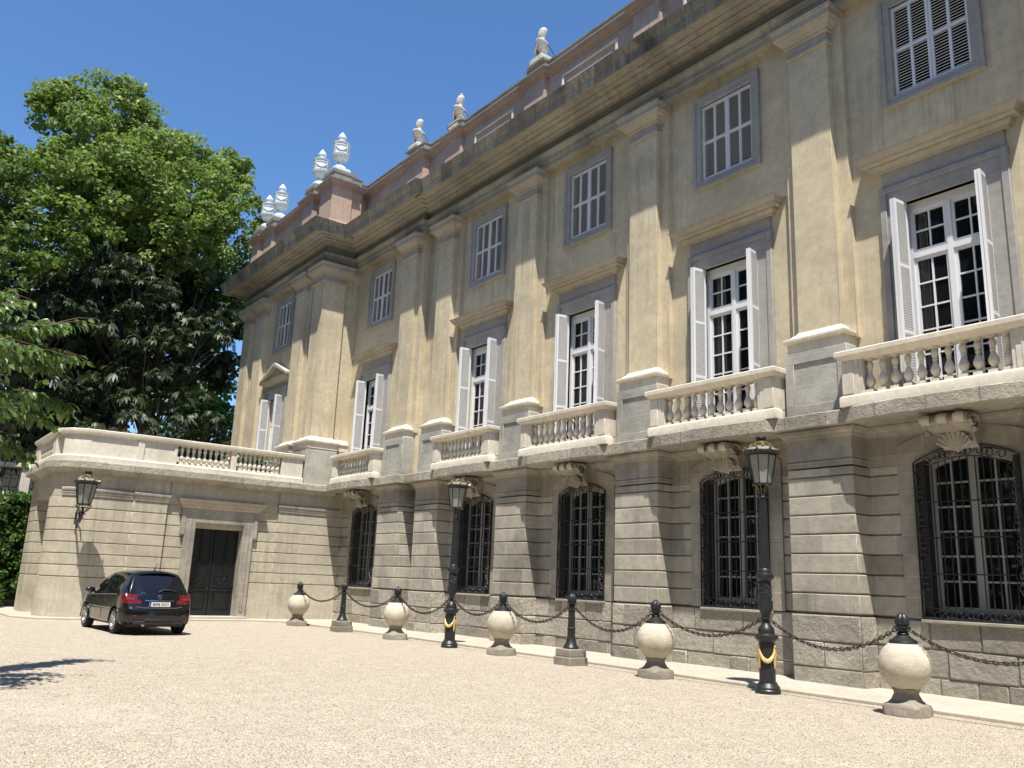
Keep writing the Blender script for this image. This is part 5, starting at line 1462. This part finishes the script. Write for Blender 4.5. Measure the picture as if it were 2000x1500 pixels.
tree('plane_tree', (-46.8, 8.6, 0), plane, 'tall light green plane tree rising above all others behind the annex', M['leaf_plane'], .215, 11, 78, 11, r0=.6, up=.6, r_=(.4, .9))
left = [(-41.9,2.4,18.5,1.5),(-42.9,2.9,19.9,.9),(-42.0,1.6,16.8,2.1),(-40.8,3.7,16.0,1.4),(-39.9,3.1,13.7,1.4),(-40.7,4.8,15.1,1.2),(-44.0,.8,20.6,1.5),(-42.5,.5,14,2)]
tree('plane_tree', (-43.0, 1.2, 0), left, 'green plane tree cut by the left edge, lower than the tallest tree', M['leaf_plane2'], .215, 11, 70, 21, r0=.42)
ch1 = [(-40.8,4.2,13.0,1.4),(-39.8,3.7,10.5,1.3),(-41.6,5.6,12.6,1.5),(-42.5,6.6,15.0,1.6),(-40.7,5.1,9.6,1.4),(-38.9,3.0,8.1,1.3),(-41.5,6.5,8.4,1.2),(-40.7,5.0,7.0,1.2),(-42.5,4.5,6,1.3)]
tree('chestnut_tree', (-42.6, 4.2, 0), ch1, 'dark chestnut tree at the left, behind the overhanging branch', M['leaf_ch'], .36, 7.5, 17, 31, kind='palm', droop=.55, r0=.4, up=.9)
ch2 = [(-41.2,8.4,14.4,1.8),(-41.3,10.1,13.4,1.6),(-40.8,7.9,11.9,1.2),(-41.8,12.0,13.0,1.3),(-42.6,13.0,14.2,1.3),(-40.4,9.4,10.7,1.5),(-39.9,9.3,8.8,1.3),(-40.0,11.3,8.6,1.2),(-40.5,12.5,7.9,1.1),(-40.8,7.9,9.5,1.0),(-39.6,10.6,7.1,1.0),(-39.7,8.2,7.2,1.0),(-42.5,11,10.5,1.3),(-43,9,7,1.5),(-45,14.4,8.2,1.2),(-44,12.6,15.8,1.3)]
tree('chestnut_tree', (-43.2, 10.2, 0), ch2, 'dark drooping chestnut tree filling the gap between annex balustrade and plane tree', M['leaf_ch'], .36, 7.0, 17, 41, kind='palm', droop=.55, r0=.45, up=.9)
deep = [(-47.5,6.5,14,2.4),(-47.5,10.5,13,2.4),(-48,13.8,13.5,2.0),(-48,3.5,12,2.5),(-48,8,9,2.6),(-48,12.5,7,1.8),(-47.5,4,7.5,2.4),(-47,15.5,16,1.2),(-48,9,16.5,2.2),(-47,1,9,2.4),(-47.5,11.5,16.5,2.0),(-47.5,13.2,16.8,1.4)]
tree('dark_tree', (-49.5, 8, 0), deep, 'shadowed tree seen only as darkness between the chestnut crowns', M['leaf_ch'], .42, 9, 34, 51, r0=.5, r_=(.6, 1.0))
tree('bright_tree', (-52.5, 16.3, 0), [(-51.7,16.0,12.0,1.4),(-50.6,14.6,10.6,1.1),(-51.5,16.8,10,1.5),(-51.5,15.4,8.6,1.3),(-52.6,15.4,11.2,1.2)], 'small bright green tree glowing behind the wing corner', M['leaf_bright'], .26, 12, 42, 61, r0=.22)
tree('far_tree', (-62, 14, 0), [(-60,8,16,3.5),(-60,13,14,3.2),(-61,3,15,3.6),(-61,-2,14,4),(-60,8,9,3.5),(-60,13,7,2.2),(-61,2,8,3.6),(-62,17,5,2.0)], 'broad dark tree far behind, closing the gaps of the wood', M['leaf_plane2'], .45, 6, 40, 71, r0=.6, r_=(.7, 1.2))

# overhanging cherry branch and its tree just outside the left edge
rs = np.random.RandomState(5)
fgt = thing('cherry_tree', (-13.9, -1.4, 0), 'leafy tree whose long drooping branches reach in from the left edge', 'tree')
bt = MB(); lv = []
trunk = [(-13.9, -1.4, -.1), (-13.95, -1.3, 1.2), (-14.0, -1.2, 2.4), (-14.05, -1.0, 3.4), (-14.1, -1.0, 4.6), (-14.1, -1.1, 5.8)]
bt.tube(trunk, [.19, .15, .13, .11, .08, .04], 10)
def branch(pts, r, twigs, tl=.55):
    P = [Vector(p) for p in pts]; S_ = []
    for i in range(len(P)-1):
        for q in range(8): S_.append(P[i].lerp(P[i+1], q/8))
    S_.append(P[-1]); n = len(S_)
    S_ = [S_[0]]+[(S_[i-1]+S_[i]*2+S_[i+1])/4 for i in range(1, n-1)]+[S_[-1]]
    bt.tube(S_, [r*(1-.85*i/(n-1)) for i in range(n)], 6)
    for k in range(twigs):
        i = int(n*(.25+.72*k/twigs)); p = S_[min(i, n-1)]; t = (S_[min(i+1, n-1)]-S_[max(i-1, 0)]).normalized()
        side = Vector((rs.uniform(-1, 1), rs.uniform(-1, 1), rs.uniform(-.3, .5))); e = p+(t*.7+side*.6)*tl*rs.uniform(.5, 1.1); e.z -= .08
        bt.tube([p, (p+e)/2+Vector((0,0,.05)), e], [.007, .005, .003], 4)
        for q in range(11):
            u = q/10; a = p.lerp(e, u); lv.append((a, (e-p).normalized(), q))
    for i in range(3, n):
        if i > n*.3:
            for _ in range(2): lv.append((S_[i], (S_[i]-S_[i-1]).normalized(), i))
branch([(-14.05,-1.0,3.6), (-14.2,.0,4.5), (-14.6,1.0,5.0), (-15.05,1.7,5.25), (-15.45,2.15,5.55)], .035, 30)
branch([(-14.05,-1.0,3.4), (-14.3,.2,4.2), (-14.8,1.2,4.75), (-15.2,1.75,5.0), (-15.5,2.2,5.05)], .035, 30)
branch([(-14.05,-1.0,3.2), (-14.2,.1,4.0), (-14.6,1.0,4.5), (-15.1,1.6,4.75), (-15.4,1.95,4.8)], .03, 28)
branch([(-14.1,-1.0,3.1), (-14.3,.1,3.7), (-14.9,1.2,4.1), (-15.5,2.0,4.3), (-15.85,2.47,4.25)], .03, 30)
branch([(-14.1,-1.0,3.0), (-14.2,.1,3.5), (-14.6,1.0,3.85), (-15.1,1.7,4.05), (-15.5,2.1,3.95)], .03, 28)
branch([(-14.0,-1.2,2.8), (-14.2,.0,3.2), (-14.5,.8,3.45), (-14.9,1.35,3.5), (-15.2,1.75,3.35)], .03, 26)
branch([(-14.0,-1.2,2.6), (-14.1,-.1,2.95), (-14.4,.6,3.1), (-14.7,1.05,3.05), (-14.95,1.35,2.85)], .028, 24)
branch([(-14.1,-1.0,4.0), (-14.1,.0,4.9), (-14.3,.7,5.35), (-14.6,1.25,5.6)], .03, 22)
# boughs just outside the picture whose shade falls on the gravel
for (ex, ey, ez) in ((-13.3,1.4,3.9), (-13.6,1.55,4.6), (-12.9,1.1,3.6), (-13.1,1.25,4.6), (-12.7,1.0,4.4), (-13.0,.7,3.3), (-12.4,.8,3.8), (-13.6,1.2,5.2)):
    branch([(-14.05,-1.1,2.6+(ez-3)*.5), (-13.7,-.2,3.1+(ez-3)*.7), ((ex-13.7)/2, (ey+.1)/2+.1, ez-.1), (ex, ey, ez)], .028, 16)
for _ in range(9):
    a = rs.uniform(PI*.9, PI*1.9); z = rs.uniform(2.6, 5.4)
    branch([(-14.05,-1.1,z), (-14.05+.7*math.cos(a), -1.1+.7*math.sin(a), z+.4), (-14.05+1.6*math.cos(a), -1.1+1.6*math.sin(a), z+.5)], .03, 12)
part('trunk', bt, M['twig'], fgt, smooth=60)
V, F_ = [], []
for p, t, k in lv:
    L = rs.uniform(.12, .20); side = Vector((-t.y, t.x, 0)); side = side.normalized() if side.length > .01 else Vector((1,0,0))
    sgn = 1 if k % 2 else -1
    d = (t*.35+side*sgn*rs.uniform(.35, .9)+Vector((0,0,-1))*rs.uniform(.25, .95)+Vector(rs.normal(size=3)*.2)).normalized()
    w = d.cross(Vector(rs.normal(size=3)*.5)+Vector((0,0,1))).normalized(); nn = w.cross(d)
    b0 = Vector(p)+d*.015; n0 = len(V); wd = L*.22
    for u, ww, dz in ((0, .12, 0), (.3, .95, .02), (.62, .85, .0), (1.0, .04, -.035)):
        c_ = b0+d*L*u+nn*dz*L*3
        V += [tuple(c_+w*wd*ww+nn*wd*.35*ww), tuple(c_), tuple(c_-w*wd*ww+nn*wd*.35*ww)]
    for r_i in range(3):
        for s_i in range(2):
            a = n0+r_i*3+s_i; F_.append((a, a+1, a+4, a+3))
lf = MB(); lf.v, lf.f = V, F_
o = part('crown', lf, M['leaf_fg'], fgt, smooth=60)

# hedge, ivy, shrubs and terrace planting
def hedge(name, x0, x1, y0, y1, z0, z1, label, n, mat, seed, cat='hedge', size=.12):
    rs = np.random.RandomState(seed); t = thing(name, ((x0+x1)/2, (y0+y1)/2, 0), label, cat)
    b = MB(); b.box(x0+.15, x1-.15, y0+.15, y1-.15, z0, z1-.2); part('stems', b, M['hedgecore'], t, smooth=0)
    cl = []
    for _ in range(n):
        f = rs.randint(4); x = rs.uniform(x0, x1); y = rs.uniform(y0, y1); z = rs.uniform(z0, z1)
        if f == 0: x = x1
        elif f == 1: z = z1
        elif f == 2: y = y0
        else: x = x1
        cl.append((x+rs.uniform(-.1, .1), y+rs.uniform(-.1, .1), z+rs.uniform(-.12, .12), .28))
    leaf_cloud('foliage', cl, mat, t, size, 26, seed, org=((x0+x1)/2, (y0+y1)/2, 0), up=.3)
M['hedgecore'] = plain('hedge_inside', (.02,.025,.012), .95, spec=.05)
hedge('ivy_hedge', -39.0, -37.9, 0.5, 8.0, 0.3, 4.15, 'clipped ivy-green hedge at the left edge behind the annex corner', 800, M['leaf_hedge'], 81)
sh = thing('shrub', (-37.3, 4.45, 0), 'low light green shrub at the foot of the hedge', 'shrub')
leaf_cloud('foliage', [(-37.3+rs.uniform(-.3, .3), 4.4+rs.uniform(-.5, .2), rs.uniform(.2, .8), .24) for _ in range(50)], M['leaf_bright'], sh, .11, 30, 91, org=(-37.3, 4.45, 0))
st = MB()
for i in range(8): st.tube([(-37.3, 4.4, 0), (-37.3+rs.uniform(-.25, .25), 4.35+rs.uniform(-.35, .2), .5)], .015, 4)
part('stems', st, M['twig'], sh)
def tuft(loc, h, w, n, label, mat, seed):
    rs = np.random.RandomState(seed); t = thing('potted_plant', loc, label, 'plant', None)
    pt = MB(); pt.lathe([(.16, 0), (.24, .30), (.26, .31), (.26, .36), (.22, .36), (.20, .30), (0, .30)], (0,0,0), 20); part('pot', pt, M['potclay'], t, local=True, org=(0,0,0))
    b = MB()
    for _ in range(n):
        a = rs.uniform(0, 2*PI); r = rs.uniform(.05, .2); e = rs.uniform(.2, 1)*w; hh = h*rs.uniform(.6, 1.1); wd = .012
        p = [(r*math.cos(a), r*math.sin(a), .3), ((r+e*.4)*math.cos(a), (r+e*.4)*math.sin(a), .3+hh*.65), ((r+e)*math.cos(a), (r+e)*math.sin(a), .3+hh*rs.uniform(.7, 1))]
        b.tube(p, [wd, wd, .003], 3)
    part('leaves', b, mat, t, local=True, org=(0,0,0), smooth=0)
M['potclay'] = plain('clay_pot', (.35,.16,.09), .8, var=.15)
tuft((-32.2, 6.5, 5.03), 1.15, .5, 420, 'dry reddish grassy plant behind the rounded end of the terrace parapet', M['leaf_dry'], 3)
tuft((-32.2, 7.5, 5.03), 1.12, .45, 360, 'dry grassy plant behind the solid parapet, right of the reddish one', M['leaf_dry'], 4)
def bushpot(loc, label, seed):
    rs = np.random.RandomState(seed); t = thing('potted_shrub', loc, label, 'plant')
    pt = MB(); pt.lathe([(.16, 0), (.24, .28), (.26, .29), (.26, .33), (.22, .33), (.2, .27), (0, .27)], (0,0,0), 20); part('pot', pt, M['potclay'], t, local=True, org=(0,0,0))
    st = MB(); st.tube([(0,0,.25), (.02,.02,.6)], .02, 5); part('stem', st, M['twig'], t, local=True, org=(0,0,0))
    leaf_cloud('foliage', [(loc[0]+rs.uniform(-.3, .3), loc[1]+rs.uniform(-.45, .45), loc[2]+rs.uniform(.3, .95), .2) for _ in range(26)], M['leaf_hedge'], t, .09, 26, seed, org=loc)
bushpot((-31.5, 11.3, 5.03), 'dark green potted shrub seen through the right-hand balusters', 12)
bushpot((-31.45, 11.95, 5.03), 'small dark green potted shrub nearest the solid end pier of the balustrade', 13)

# unseen wood added opposite to block sky light, mirrored in panes and car paint
rs = np.random.RandomState(77); cl = []
for i in range(46):
    x = -52+i*2.0+rs.uniform(-1, 1); y = -14+rs.uniform(-2, 2); H = rs.uniform(19, 26)
    for q in range(44): cl.append((x+rs.uniform(-2, 2), y+rs.uniform(-2, 2), H*rs.uniform(.03, 1)**.8, rs.uniform(1.1, 2.0)))
for i in range(16):
    x = 17+rs.uniform(-1, 4); y = -14+i*1.9; H = rs.uniform(15, 20)
    for q in range(36): cl.append((x+rs.uniform(-2, 2), y+rs.uniform(-2, 2), rs.uniform(.5, H), rs.uniform(1.1, 2.0)))
wd = leaf_cloud('wood', cl, M['leaf_plane2'], None, .9, 26, 78); tag(wd, 'unseen wood added on the far side of the forecourt to block sky light', 'wood', kind='stuff')
# garden wall and railing beyond the hedge
gwl = thing('garden_wall', (-39.9, 3, 0), 'pale garden wall with scrolled iron railing above the hedge', 'wall')
b = MB(); b.box(-40.1, -39.7, -4, 8.2, 0, 4.2); part('wall', b, M['white'], gwl, bevel=.02)
b = MB(); b.box(-40.15, -39.65, -4, 8.2, 5.45, 5.62); part('coping', b, M['white'], gwl, bevel=.02)
b = MB(); b.box(-41.6, -41.4, -4, 8.2, 4.0, 6.0); part('back_wall', b, M['white'], gwl)
for yy in (-3.8, .8, 5.0):
    b = MB(); b.box(-40.08, -39.72, yy, yy+.35, 4.2, 5.45); part('wall_pier', b, M['white'], gwl, bevel=.02)
b = MB()
for i in range(40):
    y = -3.2+i*.28; b.tube([(-39.85, y, 4.2), (-39.85, y, 5.45)], .014, 4)
    for zc in (4.55, 5.05): b.tube([(-39.82, y+.14+r*math.cos(a), zc+r*math.sin(a)) for r, a in [(.15*(1-.7*j/10), j*.62) for j in range(11)]], .016, 4)
b.box(-39.87, -39.83, -3.6, 8, 4.28, 4.31); b.box(-39.87, -39.83, -3.6, 8, 5.33, 5.36)
part('railing', b, M['iron'], gwl, smooth=0)
twr = thing('distant_tower', (-92, 27.6, 0), 'grey distant tower block glimpsed through a gap in the trees', 'building')
b = MB(); b.box(-94, -90, 24.6, 27.6, 0, 26)
part('wall', b, M['frieze'], twr)
b = MB()
for i in range(12):
    b.box(-89.98, -89.94, 24.9, 27.3, 1.5+i*2.0, 2.5+i*2.0)
part('window_band', b, M['glass'], twr)

# ================================================================== sky, sun, camera
w = bpy.data.worlds.new('World'); sc.world = w; w.use_nodes = True; nt = w.node_tree
sky = nt.nodes.new('ShaderNodeTexSky'); sky.sky_type = 'NISHITA'; sky.sun_disc = False
L_ = Vector((-.786, .618, -2.42)).normalized(); EL = math.asin(-L_.z)
sky.sun_elevation = EL; sky.sun_rotation = math.atan2(-L_.x, -L_.y); sky.altitude = 650; sky.air_density = 1.0; sky.dust_density = .3; sky.ozone_density = 2.5
bg = nt.nodes['Background']; hs = nt.nodes.new('ShaderNodeHueSaturation'); hs.inputs['Saturation'].default_value = 1.18; hs.inputs['Hue'].default_value = .503; nt.links.new(sky.outputs[0], hs.inputs['Color']); nt.links.new(hs.outputs[0], bg.inputs[0]); bg.inputs[1].default_value = .13
ld = bpy.data.lights.new('sun', 'SUN'); ld.energy = 5.0; ld.angle = R(.53); ld.color = (1, .94, .85)
so = bpy.data.objects.new('sun', ld); COL.objects.link(so); so.rotation_euler = L_.to_track_quat('-Z', 'Y').to_euler(); so.location = (10, -10, 30)
cd = bpy.data.cameras.new('camera'); cam = bpy.data.objects.new('camera', cd); COL.objects.link(cam)
cam.matrix_world = Matrix.Translation((0, 0, 1.6)) @ Matrix.Rotation(R(53.3205), 4, 'Z') @ Matrix.Rotation(R(103.1622), 4, 'X') @ Matrix.Rotation(R(2.2811), 4, 'Z')
cd.sensor_width = 36; cd.lens = 1674.5/2000*36; cd.clip_end = 2000; cd.clip_start = .05
sc.camera = cam
sc.view_settings.view_transform = 'Standard'; sc.view_settings.look = 'None'; sc.view_settings.gamma = 1; sc.view_settings.exposure = .63
sc.render.engine = 'CYCLES'; sc.cycles.max_bounces = 8; sc.cycles.diffuse_bounces = 2; sc.cycles.glossy_bounces = 3; sc.cycles.transparent_max_bounces = 8
sc.cycles.use_denoising = True; sc.cycles.use_adaptive_sampling = True; sc.cycles.adaptive_threshold = .015; sc.cycles.sample_clamp_indirect = 6
